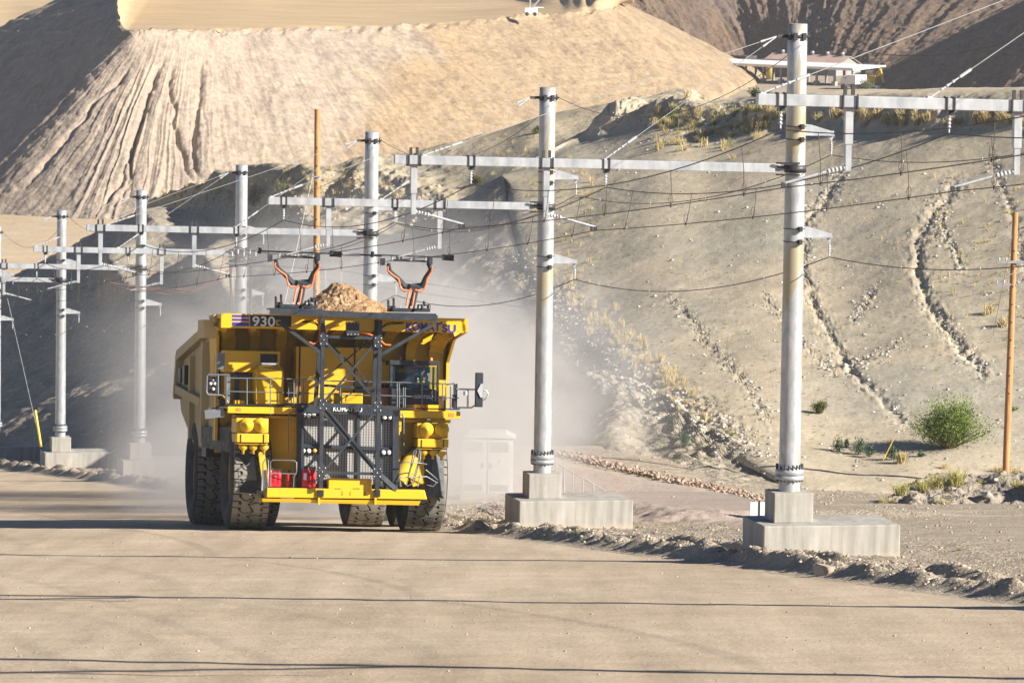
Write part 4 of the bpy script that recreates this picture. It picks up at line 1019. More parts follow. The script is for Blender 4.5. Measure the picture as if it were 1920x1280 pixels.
# platform
s_ = MB()
tb(s_, (506, 583, -.9), (820, 596.5, -.9), .16, .20); tb(s_, (508, 583, .3), (818, 595, .3), .12, .16)
for px, py in ((510, 583), (560, 586), (605, 587.5), (660, 589.5), (712, 591.5), (765, 594), (817, 596)): s_.bar(T(px, py, -.9), T(px, py, .3) , .10, .12)
s_.bar(T(604, 590, yf), T(604, 584, yf), .2); part('top_platform', s_, SLATE, mast)
s_ = MB(); fb(s_, 507, 577, 605, 582, -.8, .2); fb(s_, 716, 585.5, 818, 590.5, -.8, .2); part('tray', s_, SLATE, mast)
hz = MB()
tt(hz, [(590, 596, -.1), (598, 604, -.1), (600, 620, -.1), (597, 640, -.15), (588, 645, -.2), (580, 641, -.2)], .028)
tt(hz, [(611, 622, -.3), (622, 614, -.3), (636, 609, -.3)], .03); tt(hz, [(674, 622, -.3), (688, 625, -.3), (699, 629, -.3)], .03); tt(hz, [(714, 639, -.3), (722, 646, -.3), (733, 647, -.3)], .03)
part('orange_hose', hz, ORG, mast)
hz = MB()
for q in range(3):
    tt(hz, [(598, 612 + q, 0), (592, 604 + q * 2, 0), (584, 601 + q * 2, 0), (566, 602 + q, 0)], .015, 6); tt(hz, [(716, 613 + q, 0), (724, 606 + q * 2, 0), (733, 604 + q * 2, 0), (757, 604 + q, 0)], .015, 6)
tt(hz, [(679, 632, .1), (678, 645, .1), (674, 655, .1)], .015, 6)
part('black_hose', hz, BLK, mast)
def pantograph(ox, oy, k):
    """ox,oy: photo offset of this pantograph from the left one"""
    yb = -.3
    q = lambda x, y, d=yb: (x + ox, y + oy, d)
    b1 = MB(); fb(b1, 526 + ox, 570 + oy, 560 + ox, 577.5 + oy, yb - .5, yb + .5); fb(b1, 566 + ox, 571 + oy, 596 + ox, 577.5 + oy, yb - .4, yb + .4)
    r = part('pantograph', b1, SLATE, None, .01)
    s_ = MB()
    tb(s_, q(561, 576, yb - .12), q(569, 538, yb + .35), .13, .13); tb(s_, q(555, 576, yb + .1), q(565, 538, yb + .5), .07)
    tb(s_, q(566, 534, yb + .4), q(548, 530, yb + .4), .14); tb(s_, q(566, 534, yb + .4), q(582, 529, yb + .4), .14)
    tb(s_, q(550, 531, yb + .4), q(534, 514, yb + .2), .13); tb(s_, q(534, 514, yb + .2), q(520, 502, yb), .12); tb(s_, q(520, 502, yb), q(517, 487, yb - .1), .10)
    tb(s_, q(580, 529, yb + .4), q(588, 512, yb + .2), .12); tb(s_, q(588, 512, yb + .2), q(597, 499, yb), .11); tb(s_, q(597, 499, yb), q(592, 486, yb - .1), .10)
    s_.tube([T(*q(545, 529, yb + .45)), T(*q(558, 530.5, yb + .45)), T(*q(583, 528, yb + .45))], .10, 10)
    part('folding_arm', s_, SLATE, r)
    s_ = MB(); tb(s_, q(526, 481.5, yb - .1), q(590, 483.5, yb - .1), .05, .05); tb(s_, q(526, 480, yb + .25), q(590, 482, yb + .25), .04, .04)
    fb(s_, 506 + ox, 477 + oy, 511 + ox, 490 + oy, yb - .25, yb + .3); fb(s_, 594 + ox, 475 + oy, 600 + ox, 489 + oy, yb - .25, yb + .3); part('head_frame', s_, SLATE, r)
    s_ = MB()
    for dy in (-.22, .22):
        tb(s_, q(487, 470.5, yb + dy), q(622, 475.5, yb + dy), .05, .05)
    part('collector_strip', s_, SLATE, r)
    s_ = MB()
    for px in (524, 559, 587): tb(s_, q(px, 472, yb), q(px - 1, 482, yb), .04, .45)
    part('spring_link', s_, SILV, r)
    s_ = MB(); tb(s_, q(618, 475.3), q(640, 477), .035, .2); tb(s_, q(490, 470.5), q(484, 469.5), .035, .2); part('horn', s_, RUB, r)
    s_ = MB()
    tt(s_, [q(516, 492, yb - .15), q(516, 500, yb - .15), q(524, 508, yb - .1), q(536, 516, yb - .1), q(538, 523, yb - .1), q(540, 534, yb - .1), q(547, 539, yb - .1), q(556, 538, yb - .1), q(560, 534, yb - .1)], .032)
    tt(s_, [q(599, 494, yb - .15), q(598, 502, yb - .1), q(590, 514, yb - .1), q(587, 528, yb - .1), q(584, 536, yb - .1), q(577, 540, yb - .1), q(568, 536, yb - .1)], .032)
    tt(s_, [q(556, 540, yb), q(552, 558, yb - .15), q(550, 577, yb - .2)], .036); tt(s_, [q(567, 537, yb), q(564, 556, yb - .15), q(561, 572, yb - .2)], .030)
    part('orange_cable', s_, ORG, r)
    s_ = MB()
    for px, py in ((517, 560), (527, 556), (584, 562)): 
        tb(s_, q(px, 577), q(px, py, yb), .07); a = T(*q(px, py)); s_.lathe([(.0, 0), (.05, 0), (.03, .04), (.06, .08), (0, .09)], 'z', c=(a.x, a.y, a.z), n=8)
    for px in (572, 578, 584, 590): a = T(*q(px, 577)); s_.lathe([(.06, 0), (.07, .2), (.04, .24), (0, .24)], 'z', c=(a.x, a.y - .3, a.z), n=10)
    fb(s_, 520 + ox, 566 + oy, 530 + ox, 577 + oy, yb, yb + .3)
    part('stop_posts', s_, BLK, r)
    s_ = MB()
    for px in (536, 546, 556, 572, 582): a = T(*q(px, 569)); s_.box((a.x - .03, a.y - .5, a.z - .03), (a.x + .03, a.y - .44, a.z + .03))
    part('bolts', s_, SILV, r)
pantograph(0, 0, 0); pantograph(211, 7, 1)
# ---- cab ----------------------------------------------------------
c_ = MB(); yc = 1.0
x0, x1 = 731.5, 823
fb(c_, 731, 675, 823.5, 685.5, yc - .05, yc + 2.4)      # roof
fb(c_, x0, 728, x1, 759, yc, yc + .25)          # lower front
fb(c_, x0, 685, 735, 730, yc, yc + .15); fb(c_, 820, 685, x1, 730, yc, yc + .15)
a = T(x0, 685, yc); c = T(x1, 759, yc)
c_.box((a.x, yc + .16, c.z), (a.x + .05, yc + 2.3, a.z - 1.0)); c_.box((a.x, yc + 2.25, c.z), (c.x, yc + 2.3, a.z)); c_.box((c.x - .05, yc + .16, c.z), (c.x, yc + 2.3, a.z - 1.0)); c_.box((a.x, yc + .16, c.z), (c.x, yc + 2.3, c.z + .06))
for xx in (a.x, c.x - .06): c_.box((xx, yc + 1.1, a.z - 1.0), (xx + .06, yc + 1.25, a.z)); c_.box((xx, yc + 2.1, a.z - 1.0), (xx + .06, yc + 2.25, a.z))
cab = part('cab', c_, SLATE, None, .012)
m, n, b, o_ = new_mat('tinted_glass'); b.inputs['Base Color'].default_value = (.45, .55, .62, 1); b.inputs['Roughness'].default_value = .02; b.inputs['Transmission Weight'].default_value = 0
mixn = n.nodes.new('ShaderNodeMixShader'); tr = n.nodes.new('ShaderNodeBsdfTransparent'); tr.inputs[0].default_value = (.60, .68, .74, 1); gl = n.nodes.new('ShaderNodeBsdfGlossy'); gl.inputs['Roughness'].default_value = .03
fr_ = n.nodes.new('ShaderNodeFresnel'); fr_.inputs[0].default_value = 1.5; n.links.new(fr_.outputs[0], mixn.inputs[0]); n.links.new(tr.outputs[0], mixn.inputs[1]); n.links.new(gl.outputs[0], mixn.inputs[2]); n.links.new(mixn.outputs[0], o_.inputs[0]); GLS = m
s_ = MB(); fb(s_, 735, 685.5, 820, 728, yc + .04, yc + .05); wd = part('windscreen', s_, GLS, cab)
s_ = MB(); fb(s_, 734.5, 687, 740, 726, yc + .9, yc + .92); fb(s_, 801, 699, 806, 715, yc + 1.6, yc + 1.62); part('inner_trim', s_, SILV, cab)
s_ = MB(); tt(s_, [(745, 693.5, yc + 1.2), (790, 695, yc + 1.2), (793, 698, yc + 1.2)], .09, 8); part('sun_visor', s_, YEL, cab)
s_ = MB(); fb(s_, 752, 718.5, 803, 728, yc + .3, yc + .7); part('dashboard', s_, BLK, cab)
s_ = MB(); fb(s_, 776, 735, 776 + .1, 735.1, yc, yc); tb(s_, (750, 718, yc - .04), (778, 730, yc - .04), .03); tb(s_, (798, 725, yc - .04), (812, 731, yc - .04), .03); part('wiper', s_, BLK, cab)
s_ = MB(); fb(s_, 775, 733, 809, 735, yc - .02, yc); part('vent_slot', s_, BLK, cab)
text('KOMAT', 777, 740.5, 798, 746.3, yc - .005, WHT, cab, bold=.02); text('SU', 799, 741.2, 811, 747, yc - .005, WHT, cab, bold=.02)
s_ = MB()
for px, py in ((776.5, 678), (780, 678), (776.5, 682), (780, 682)): fb(s_, px - .6, py - .6, px + .6, py + .6, yc - .07, yc - .05)
part('bolts', s_, SILV, cab)
for px, py, mt in ((749.5, 671.5, paint('red_beacon', (.75, .02, .02), .2, 0)), (808, 673.5, paint('orange_beacon', (.8, .2, .02), .2, 0))):
    s_ = MB(); a = T(px, py + 2.5, yc + .2); s_.lathe([(.06, 0), (.06, .08), (.045, .1), (0, .11)], 'z', c=(a.x, a.y, a.z), n=14); s_.tube([a - Vector((0, 0, .12)), a], .015, 6); part('beacon', s_, mt, cab)
tag(text, None) if False else None
# small yellow riser beside the cab, orange box
s_ = MB(); fb(s_, 713, 727, 730, 762, 1.3, 2.0); part('step_box', s_, paint('burnt_orange_box', (.48, .16, .03), .5, .3)); 
s_ = MB(); fb(s_, 823, 712, 838, 742, 1.6, 1.9); fb(s_, 716, 677, 731, 720, 2.0, 2.4); part('cab_support', s_, YEL)
# ---- deck cabinets ------------------------------------------------
s_ = MB(); fb(s_, 421, 656, 525, 699, 2.0, 3.2); cbL = part('upper_cabinet', s_, YEL, None, .03)
s_ = MB(); fb(s_, 488.5, 663, 519.5, 685, 1.98, 2.0); part('cabinet_opening', s_, BLK, cbL)
s_ = MB(); fb(s_, 489, 680, 518, 684, 1.93, 1.98); part('chrome_bar', s_, SILV, cbL)
s_ = MB(); fb(s_, 407.5, 661, 412.5, 692, 1.9, 2.0); fb(s_, 413, 662, 421, 692, 2.0, 2.6); part('side_vent', s_, RAILM, cbL)
s_ = MB(); fb(s_, 423, 699, 428, 757, 2.2, 2.5); fb(s_, 432, 706, 441, 757, 2.5, 3.2); fb(s_, 449, 706, 478, 757, 2.6, 3.3); part('cabinet_leg', s_, YEL)
s_ = MB(); fb(s_, 442, 699, 448, 750, 2.3, 2.5); fb(s_, 425, 700, 478, 706, 2.2, 2.6); part('dark_duct', s_, paint('navy_duct', (.02, .05, .11), .5, .2))
s_ = MB(); fb(s_, 441, 750, 459, 757, 1.6, 2.2); part('battery_box', s_, YEL)
s_ = MB(); s_.poly([T(480, 694, 1.2), T(484, 686.5, 1.4), T(528, 687, 1.4), T(531.5, 696, 1.2), T(531.5, 757, 1.2), T(480, 757, 1.2)], (0, 1.1, 0)); bx = part('front_cabinet', s_, YEL, None, .02)
s_ = MB(); fb(s_, 531, 744, 556, 757, 1.3, 1.9); part('small_locker', s_, YEL)
s_ = MB(); fb(s_, 556, 649, 604, 757, 2.1, 3.4); part('tall_cabinet', s_, YEL, None, .02)
s_ = MB(); fb(s_, 607, 650, 702, 757, 2.2, 3.5); cb2 = part('control_cabinet', s_, YEL, None, .02)
s_ = MB(); fb(s_, 664, 652, 664.7, 755, 2.18, 2.2); fb(s_, 561, 650, 561.7, 755, 2.08, 2.1); part('door_seam', s_, BLK, cb2)
s_ = MB(); fb(s_, 667, 716, 688, 735, 2.15, 2.2); part('meter_panel', s_, paint('meter_panel', (.16, .18, .12), .4, .3), cb2)
s_ = MB(); fb(s_, 620, 736, 680, 757, 1.3, 1.9); part('valve_box', s_, YEL, None, .02)
s_ = MB(); tt(s_, [(648, 752, 1.2), (649, 744, 1.2), (655, 740, 1.2), (660, 736, 1.2)], .02, 6); part('valve', s_, BLK)
s_ = MB(); fb(s_, 704, 648, 712, 757, 2.4, 3.2); part('brake_cabinet', s_, YEL)
# ---- railings -----------------------------------------------------
def rail(pts, posts, nm='railing', r=.022, low=None):
    s_ = MB()
    for pl in pts: tt(s_, pl, r, 6)
    for px, py0, py1, yy in posts: tt(s_, [(px, py0, yy), (px, py1, yy)], r * 1.1, 6)
    return part(nm, s_, RAILM)
rail([[(425, 708.5, .82), (532, 709.5, .82)], [(425, 733.5, .82), (532, 736, .82)]], [(463, 710, 760, .82), (507, 711, 777, .82), (425, 706, 757, .82)])
rail([[(537, 710, .82), (604, 712, .82)], [(538, 736, .82), (604, 738, .82)], [(541, 722, 1.0), (541, 755, 1.0)], [(541, 718, 1.0), (548, 717, 1.0), (552, 718, 1.0)], [(546, 720, 1.0), (546, 755, 1.0)]], [(551, 711, 758, .82), (557, 711, 758, .82), (569, 711, 765, .82)])
rail([[(604, 713.5, .82), (714, 716, .82)], [(604, 738.5, .82), (714, 742, .82)]], [(638, 714, 757, .82)])
rail([[(713, 715.5, .82), (745, 716.5, .78), (855, 720, .78)], [(713, 741, .82), (860, 746, .78)], [(830, 712, 1.0), (836, 713, 1.0), (836, 722, 1.0)], [(838, 748, .82), (826, 750, .82)], [(836, 722, 1.2), (852, 718, 1.2)]],
     [(744.5, 717, 764, .8), (748.5, 717, 764, .8), (756, 726, 763, .85), (759.5, 726, 763, .85), (791, 717, 766, .8), (830, 720, 768, .8), (836, 725, 768, .8), (845, 724, 767, .8)])
s_ = MB(); fb(s_, 851, 719, 857, 766, .8, .9); part('rail_post', s_, SLATE)
# bumper-level hand rails and steps
rail([[(494, 912, .1), (493, 868, .1), (497, 861, .1), (503, 862, .1), (503, 912, .1)], [(507, 912, .1), (507, 866, .1), (511, 862, .1), (552, 863, .1), (556, 867, .1), (556, 884, .1), (551, 893, .1), (550, 913, .1)], [(507, 887, .1), (556, 888, .1)],
      [(448, 925, .9), (447, 880, .9), (455, 873, .9), (463, 873, .9), (468, 868, .9)], [(447, 893, .9), (458, 889, .9), (463, 893, .9)], [(448, 903, .9), (463, 897, .9)]], [])
rail([[(541, 850, .8), (540, 790, .8), (543, 775, .8), (553, 770, .8)], [(745, 777, .8), (755, 776, .8), (757, 783, .8), (757, 852, .8)], [(750, 778, .85), (754, 785, .85), (753, 850, .85)]], [])
rail([[(758, 895, .1), (765, 895, .0), (776, 846, .3), (783, 840, .3), (789, 846, .3), (788, 860, .2), (776, 905, .1), (764, 911, .1), (758, 905, .1)], [(762, 910, .15), (770, 880, .15), (781, 845, .3), (786, 845, .3), (783, 870, .2), (773, 905, .1)],
      [(750, 912, 0), (750, 870, 0), (760, 866, 0), (790, 868, .1), (800, 870, .3)], [(750, 895, 0), (800, 893, .2), (820, 905, .4)], [(752, 912, .0), (749, 898, .0)], [(783, 912, .0), (788, 890, .1)], [(798, 880, .4), (822, 900, .5), (812, 912, .5), (800, 908, .5)]], [], 'hand_rail')
# left steps plate
s_ = MB(); s_.poly([T(492, 882, .2), T(500, 880, .2), T(502, 925, .2), T(490, 922, .2)], (0, .1, 0)); part('step_panel', s_, paint('step_grey', (.32, .33, .34), .5, .3))
# extinguishers
def ext(px, py0, py1, y, r, lab):
    s_ = MB(); a = T(px, py1, y); h = T(px, py0, y).z - a.z
    s_.lathe([(0, 0), (r * .9, 0), (r, .03), (r, h * .8), (r * .8, h * .9), (r * .35, h * .96), (r * .3, h), (0, h)], 'z', c=(a.x, a.y, a.z), n=20); e = part('fire_extinguisher', s_, REDM)
    s_ = MB(); s_.box((a.x - .05, a.y - .05, a.z + h), (a.x + .06, a.y + .03, a.z + h + .07)); s_.tube([a + Vector((.05, 0, h + .03)), a + Vector((r + .03, -.02, h * .8)), a + Vector((r + .02, -.03, h * .3))], .015, 6); part('valve', s_, BLK, e)
    return e, a, h
e, a, h = ext(572, 877, 913, .2, .12, ''); s_ = MB(); s_.box((a.x - .07, a.y - .125, a.z + .25), (a.x + .03, a.y - .10, a.z + .48)); part('paper_label', s_, WHT, e)
ext(581, 877, 913, .35, .12, ''); ext(588, 878, 912, .25, .07, ''); ext(506, 877, 912, .3, .08, ''); ext(514, 882, 912, .4, .10, ''); ext(522, 882, 912, .45, .10, ''); ext(540, 884, 912, .5, .08, '')
ext(850.5, 743, 764, .95, .07, '')
s_ = MB(); fb(s_, 510, 886, 524, 889, .25, .3); fb(s_, 510, 905, 524, 912, .25, .5); part('bottle_rack', s_, REDM)
# mirrors
s_ = MB(); fb(s_, 892, 698, 905.5, 763, .35, .5); mr = part('mirror', s_, SLATE, None, .03)
s_ = MB(); s_.poly([T(895, 732, .3), T(902, 719, .3), T(906, 720, .3), T(905, 745, .3), T(901, 745, .3)], (0, .06, 0)); s_.tube([T(873, 733, .6), T(873, 741, .6)], .08, 10); part('mirror_clamp', s_, SILV, mr)
s_ = MB(); tt(s_, [(856, 729, .8), (885, 730, .6), (904, 731, .4), (912, 732, .4), (915, 739, .4), (912, 747, .45), (893, 758, .6), (884, 764, .7), (857, 764, .8)], .03, 8); tt(s_, [(877, 731, .65), (877, 763, .72)], .035, 8); part('mirror_arm', s_, SILV, mr)
s_ = MB(); tt(s_, [(903, 744, .4), (902, 752, .42), (896, 757, .5), (884, 764, .62)], .015, 6); part('cable', s_, YEL, mr)
s_ = MB(); fb(s_, 391, 706, 408, 737, 1.0, 1.1); mr = part('mirror', s_, BLK, None, .02)
for px, py in ((399, 713), (395, 719), (403, 719), (400, 729)):
    k = MB(); c = T(px, py, .95); k.lathe([(.06, .98), (.05, .92), (0, .91)], 'y', c=(c.x, 0, c.z), n=12); part('work_lamp', k, LAMP if py > 715 else RAILM, mr)
s_ = MB(); tt(s_, [(431, 703, .9), (391, 701.5, .9), (388, 705, .9), (387, 735, .9), (391, 740, .9), (425, 741, .9)], .032, 8); tt(s_, [(409, 703, .9), (409, 740, .9)], .03, 8); part('mirror_arm', s_, RAILM, mr)
s_ = MB(); fb(s_, 424, 705, 431, 755, 1.0, 1.1); part('bracket', s_, RAILM, mr)
s_ = MB(); tt(s_, [(418, 742, .85), (424, 746, .85), (428, 755, .85)], .022, 6); part('cable', s_, YEL, mr)
s_ = MB(); fb(s_, 411, 748, 424, 760, 1.2, 1.5); tb(s_, (404, 764, 1.1), (425, 768, 1.1), .08); part('horn', s_, BLK)
s_ = MB(); tb(s_, (384, 777, 1.0), (420, 773, 1.0), .05, .3); fb(s_, 397, 764, 425, 774, 1.6, 2.8); part('side_step', s_, RAILM)
s_ = MB(); fb(s_, 801, 785, 807, 788, .6, .75); part('under_lamp', s_, LAMP)

# ---- driver -------------------------------------------------------
def driver():
    root = empty('person', mat=MT @ Matrix.Translation(T(788, 722, yc + 1.15)))
    tag(root, 'driver in a teal shirt and orange vest seated behind the cab windscreen', 'person')
    me = bpy.data.meshes.new('body'); 
    vs = [(0, 0, -.35), (0, 0, -.1), (0, 0, .12), (0, 0, .26), (0, -.02, .36), (0, -.04, .46), (-.2, 0, .2), (-.30, -.12, .0), (-.22, -.36, .02), (.2, 0, .2), (.30, -.12, .0), (.16, -.36, .06), (-.1, -.3, -.38), (.1, -.3, -.38), (0, -.04, .56)]
    es = [(0, 1), (1, 2), (2, 3), (3, 4), (4, 5), (5, 14), (2, 6), (6, 7), (7, 8), (2, 9), (9, 10), (10, 11), (0, 12), (0, 13)]
    rd = [.17, .16, .19, .07, .06, .10, .075, .055, .035, .075, .055, .035, .09, .09, .08]
    me.from_pydata(vs, es, []); o = bpy.data.objects.new('body', me); COL.objects.link(o); o.parent = root
    sk_ = o.modifiers.new('s', 'SKIN'); o.modifiers.new('u', 'SUBSURF').levels = 1
    for i, r in enumerate(rd): me.skin_vertices[0].data[i].radius = (r, r * .8 if i < 3 else r)
    me.skin_vertices[0].data[0].use_root = True
    m1 = paint('driver_shirt', (.05, .22, .26), .8, 0); me.materials.append(m1)
    h = MB(); h.lathe([(0, .33), (.06, .34), (.095, .42), (.10, .5), (.085, .57), (0, .6)], c=(0, -.045, 0), n=16); h.lathe([(0, .60), (.03, .57), (.03, .50), (0, .47)], 'y', n=4) if False else None
    h.box((-.014, -.16, .43), (.014, -.13, .48)); hd = h.build('head', paint('driver_skin', (.30, .17, .11), .6, 0), root)
    h = MB()
    for x in (-.035, .035): h.box((x - .013, -.145, .485), (x + .013, -.135, .495))
    h.box((-.025, -.142, .39), (.025, -.135, .398)); h.build('face_features', BLK, hd)
    h = MB(); h.lathe([(.0, .66), (.07, .64), (.115, .57), (.12, .52), (.105, .51)], c=(0, -.04, 0), n=18); h.box((-.08, -.2, .515), (.08, -.12, .53)); h.build('cap', paint('driver_cap', (.02, .03, .05), .7, 0), root)
    h = MB(); h.bar((-.11, -.16, .25), (-.08, -.17, -.05), .06, .02); h.bar((.11, -.16, .25), (.08, -.17, -.05), .06, .02); h.build('reflective_strap', paint('lime_strap', (.55, .65, .10), .6, 0), root)
    h = MB(); h.bar((.15, -.14, .27), (-.05, -.18, -.0), .05, .02); h.build('seat_belt', paint('belt_orange', (.7, .10, .03), .6, 0), root)
    for sx, px_ in ((-1, -.22), (1, .16)):
        h = MB(); pz = .02 if sx < 0 else .06; h.lathe([(0, 0), (.035, .01), (.04, .05), (.03, .09), (0, .1)], 'y', c=(px_, -.47, pz), n=10)
        for q in range(4): h.tube([(px_ - .028 + q * .018, -.46, pz + .02), (px_ - .028 + q * .018, -.50, pz + .005), (px_ - .028 + q * .018, -.50, pz - .03)], .009, 6)
        h.tube([(px_ - sx * .03, -.42, pz), (px_ - sx * .05, -.46, pz + .02), (px_ - sx * .045, -.49, pz + .01)], .01, 6)
        h.build('hand', MATS['driver_skin'], root)
driver()
s_ = MB(); c = T(788, 724, yc + 1.0); s_.tube([(c.x + .2 * math.cos(a), c.y + .08 * math.sin(a) - .35, c.z + .2 * math.sin(a) + .05) for a in [k * math.pi / 8 for k in range(17)]], .018, 6); part('steering_wheel', s_, BLK, cab)
c = T(788, 722, yc + 1.5); s_ = MB(); s_.box((c.x - .28, c.y + .05, c.z - .5), (c.x + .28, c.y + .2, c.z + .35)); part('seat', s_, BLK, cab)

# ---- heaped load --------------------------------------------------
def load():
    n1, n2 = 150, 130
    X = np.linspace(wl + .1, wr - .1, n1); Y = np.linspace(3.95, 12.5, n2); XX, YY = np.meshgrid(X, Y, indexing='ij')
    pk = T(641, 534, 8.0); base = 5.35
    cx = pk.x; hp = pk.z
    rx = np.hypot((XX - cx) / 1.0, (YY - 8.0) / 1.35)
    Z = hp - .16 * np.minimum(rx, .6) ** 2 / .6 - .60 * np.maximum(rx - .35, 0) * 1.05
    Z = np.maximum(Z, base - .15 * np.abs(YY - 8) * .3)
    Z = Z + .07 * fbm(XX * 1.6, YY * 1.6, 0, 200, 4) + .09 * np.maximum(0, vn(XX * 5, YY * 5, 0, 205) - .25) + .05 * vn(XX * 11, YY * 11, 0, 206)
    Z = np.where((XX < wl + .2) | (XX > wr - .2) | (YY < 4.05) | (YY > 12.4), 3.6, Z)
    V = np.stack([XX, YY, Z], -1)
    LD = earth('ore_load', (.50, .31, .16), (.42, .26, .135), (.56, .38, .22), big=.5, mid=2.2, fine=11, pebbles=.5, bmp=.6, peb_cols=[(0, (.14, .085, .05)), (.5, (.48, .32, .19)), (1, (.68, .52, .36))], dark=.7)
    o, q = grid_mesh('ore_load', V[:, ::-1], LD, False); o.matrix_world = MT; tag(o, 'heaped pile of brown crushed rock on top of the dump truck', 'rock load')
load()
bpy.context.view_layer.update()
# section insulator on the wire between the pantographs
a = P(643, 477, 193.6); c = P(676, 477.5, 193.6); si = empty('section_insulator', a); tag(si, 'small white bar hanging between the two pantograph heads', 'insulator')
s_ = MB(); s_.bar(Vector(), c - a, .10, .10); s_.build('bar', INSM, si)
s_ = MB(); s_.tube([P(628, 476, 193.6) - a, Vector()], .03, 6); s_.tube([c - a, P(716, 480, 193.6) - a], .03, 6); s_.build('link_rod', DKSTEEL, si)
# ================================================================== PLANTS, ROCKS, YARD
def leafmat(name, c1, c2, tr=.25):
    m, n, b, o = new_mat(name); v = coords(n); f = noise(n, v, 3.0, 3)
    oi = n.nodes.new('ShaderNodeObjectInfo')
    n.links.new(ramp(n, f, [(.35, c1), (.65, c2)]), b.inputs[0]); b.inputs['Roughness'].default_value = .7
    b.inputs['Subsurface Weight'].default_value = 0; b.inputs['Specular IOR Level'].default_value = .2
    return m
LF1 = leafmat('palo_verde_leaf', (.10, .17, .025), (.20, .27, .05)); LF2 = leafmat('creosote_leaf', (.10, .11, .03), (.17, .17, .055)); LF3 = leafmat('blue_green_leaf', (.06, .11, .06), (.13, .18, .10))
LF4 = leafmat('far_scrub_leaf', (.13, .14, .06), (.22, .22, .10)); BARK = paint('bark', (.16, .12, .07), .9, .2)
GR1 = leafmat('dry_grass_blade', (.48, .37, .17), (.62, .49, .25)); GR2 = leafmat('green_grass_blade', (.17, .20, .06), (.30, .29, .10))
ALLB = None
def leaf_cloud(pts, size, rnd, dirs=None):
    """many small two-triangle leaves"""
    pts = np.asarray(pts); N = len(pts)
    a = rnd.normal(size=(N, 3)); a /= np.linalg.norm(a, axis=1, keepdims=True)
    if dirs is not None: a = a * .5 + dirs; a /= np.linalg.norm(a, axis=1, keepdims=True)
    b_ = np.cross(a, rnd.normal(size=(N, 3))); b_ /= np.linalg.norm(b_, axis=1, keepdims=True) + 1e-9
    L = size * rnd.uniform(.6, 1.5, (N, 1)); Wd = L * .38
    V = np.stack([pts - a * L, pts + b_ * Wd, pts + a * L, pts - b_ * Wd], 1).reshape(-1, 3)
    return V, np.arange(N * 4).reshape(-1, 4)
def raw(name, V, F, mat, par=None):
    me = bpy.data.meshes.new(name); F = np.asarray(F); k = F.shape[1]
    me.vertices.add(len(V)); me.vertices.foreach_set('co', np.asarray(V, np.float32).reshape(-1))
    me.loops.add(F.size); me.loops.foreach_set('vertex_index', F.reshape(-1).astype(np.int32))
    me.polygons.add(len(F)); me.polygons.foreach_set('loop_start', np.arange(0, F.size, k, dtype=np.int32)); me.polygons.foreach_set('loop_total', np.full(len(F), k, dtype=np.int32))
    me.update(calc_edges=True); me.materials.append(mat); o = bpy.data.objects.new(name, me); COL.objects.link(o)
    if par is not None: o.parent = par
    return o
def shrub(name, loc, h, w, mat, n, size, seed, lab, cat, group=None, droop=.0, bare=.2, airy=1.0):
    r = np.random.default_rng(seed); root = empty(name, loc); tag(root, lab, cat, group)
    br = MB(); pts = []; dr = []
    nb = max(6, int(n / (180 * airy)))
    for k in range(nb):
        az = r.uniform(0, 2 * np.pi); el = r.uniform(.1, 1.0) ** .8; L = r.uniform(.65, 1.0)
        tip = np.array([math.cos(az) * (1 - el * .75) * w / 2 * 1.15, math.sin(az) * (1 - el * .75) * w / 2, h * (.25 + .75 * el) * L])
        tip *= np.array([L, L, 1]); mid = tip * .5 + np.array([0, 0, h * .08]) + r.normal(size=3) * .05 * h
        br.tube([(0, 0, -.05), tuple(mid), tuple(tip)], [.022 * h, .012 * h, .004 * h], 5, False)
        m_ = max(20, int(n / nb)); t = r.uniform(bare, 1.08, m_)[:, None]
        c = np.where(t < .5, mid * (t * 2), mid + (tip - mid) * (t * 2 - 1)) + r.normal(size=(m_, 3)) * (h * .055 + .10 * h * t * .9) * airy
        c[:, 2] = np.maximum(c[:, 2], .02); pts.append(c); d = np.tile((tip - mid) / np.linalg.norm(tip - mid), (m_, 1)); dr.append(d)
    br.build('trunk', BARK, root)
    V, F = leaf_cloud(np.concatenate(pts), size, r, np.concatenate(dr) * .6); raw('crown', V, F, mat, root)
    return root
HN = ['right_hillside', 'embankment', 'roadside_ground']
g = hit(1778, 840, HN); sc = (g - CAM).dot(F3) / FPX
shrub('palo_verde_tree', g, 96 * sc, 170 * sc, LF1, 15000, .045, 3, 'bright green feathery palo verde bush casting a long shadow left', 'tree', bare=.3, airy=.75)
g = hit(1537, 775, HN); shrub('desert_shrub', g, 27 * sc, 42 * sc, LF2, 3500, .03, 4, 'round olive green shrub right of the largest pole', 'shrub', 'shrubs on the pale hillside', bare=.1)
g = hit(1284, 836, HN); shrub('desert_shrub', g, 27 * sc, 36 * sc, LF3, 1500, .03, 5, 'bluish green ragged shrub low on the dusty slope between the two right poles', 'shrub', 'shrubs on the pale hillside', bare=.1)
g = hit(1903, 770, HN); shrub('desert_shrub', g, 9 * sc, 16 * sc, LF1, 500, .025, 6, 'small dark green shrub right of the wooden crossarm pole', 'shrub', 'shrubs on the pale hillside')
for k, (px, py, hh, ww) in enumerate([(1571, 846, 32, 12), (1588, 838, 14, 14), (1612, 852, 34, 30), (1630, 856, 22, 22), (1672, 862, 34, 14), (1722, 856, 12, 26)]):
    g = hit(px, py, HN)
    if g: shrub('broadleaf_weed', g, hh * sc, ww * sc, LF3, 380, .05, 20 + k, 'dark green broadleaf weed below the feathery bush, %s from the left' % ['first', 'second', 'third', 'fourth', 'fifth', 'sixth'][k], 'weed', 'weeds below the palo verde', bare=.3)
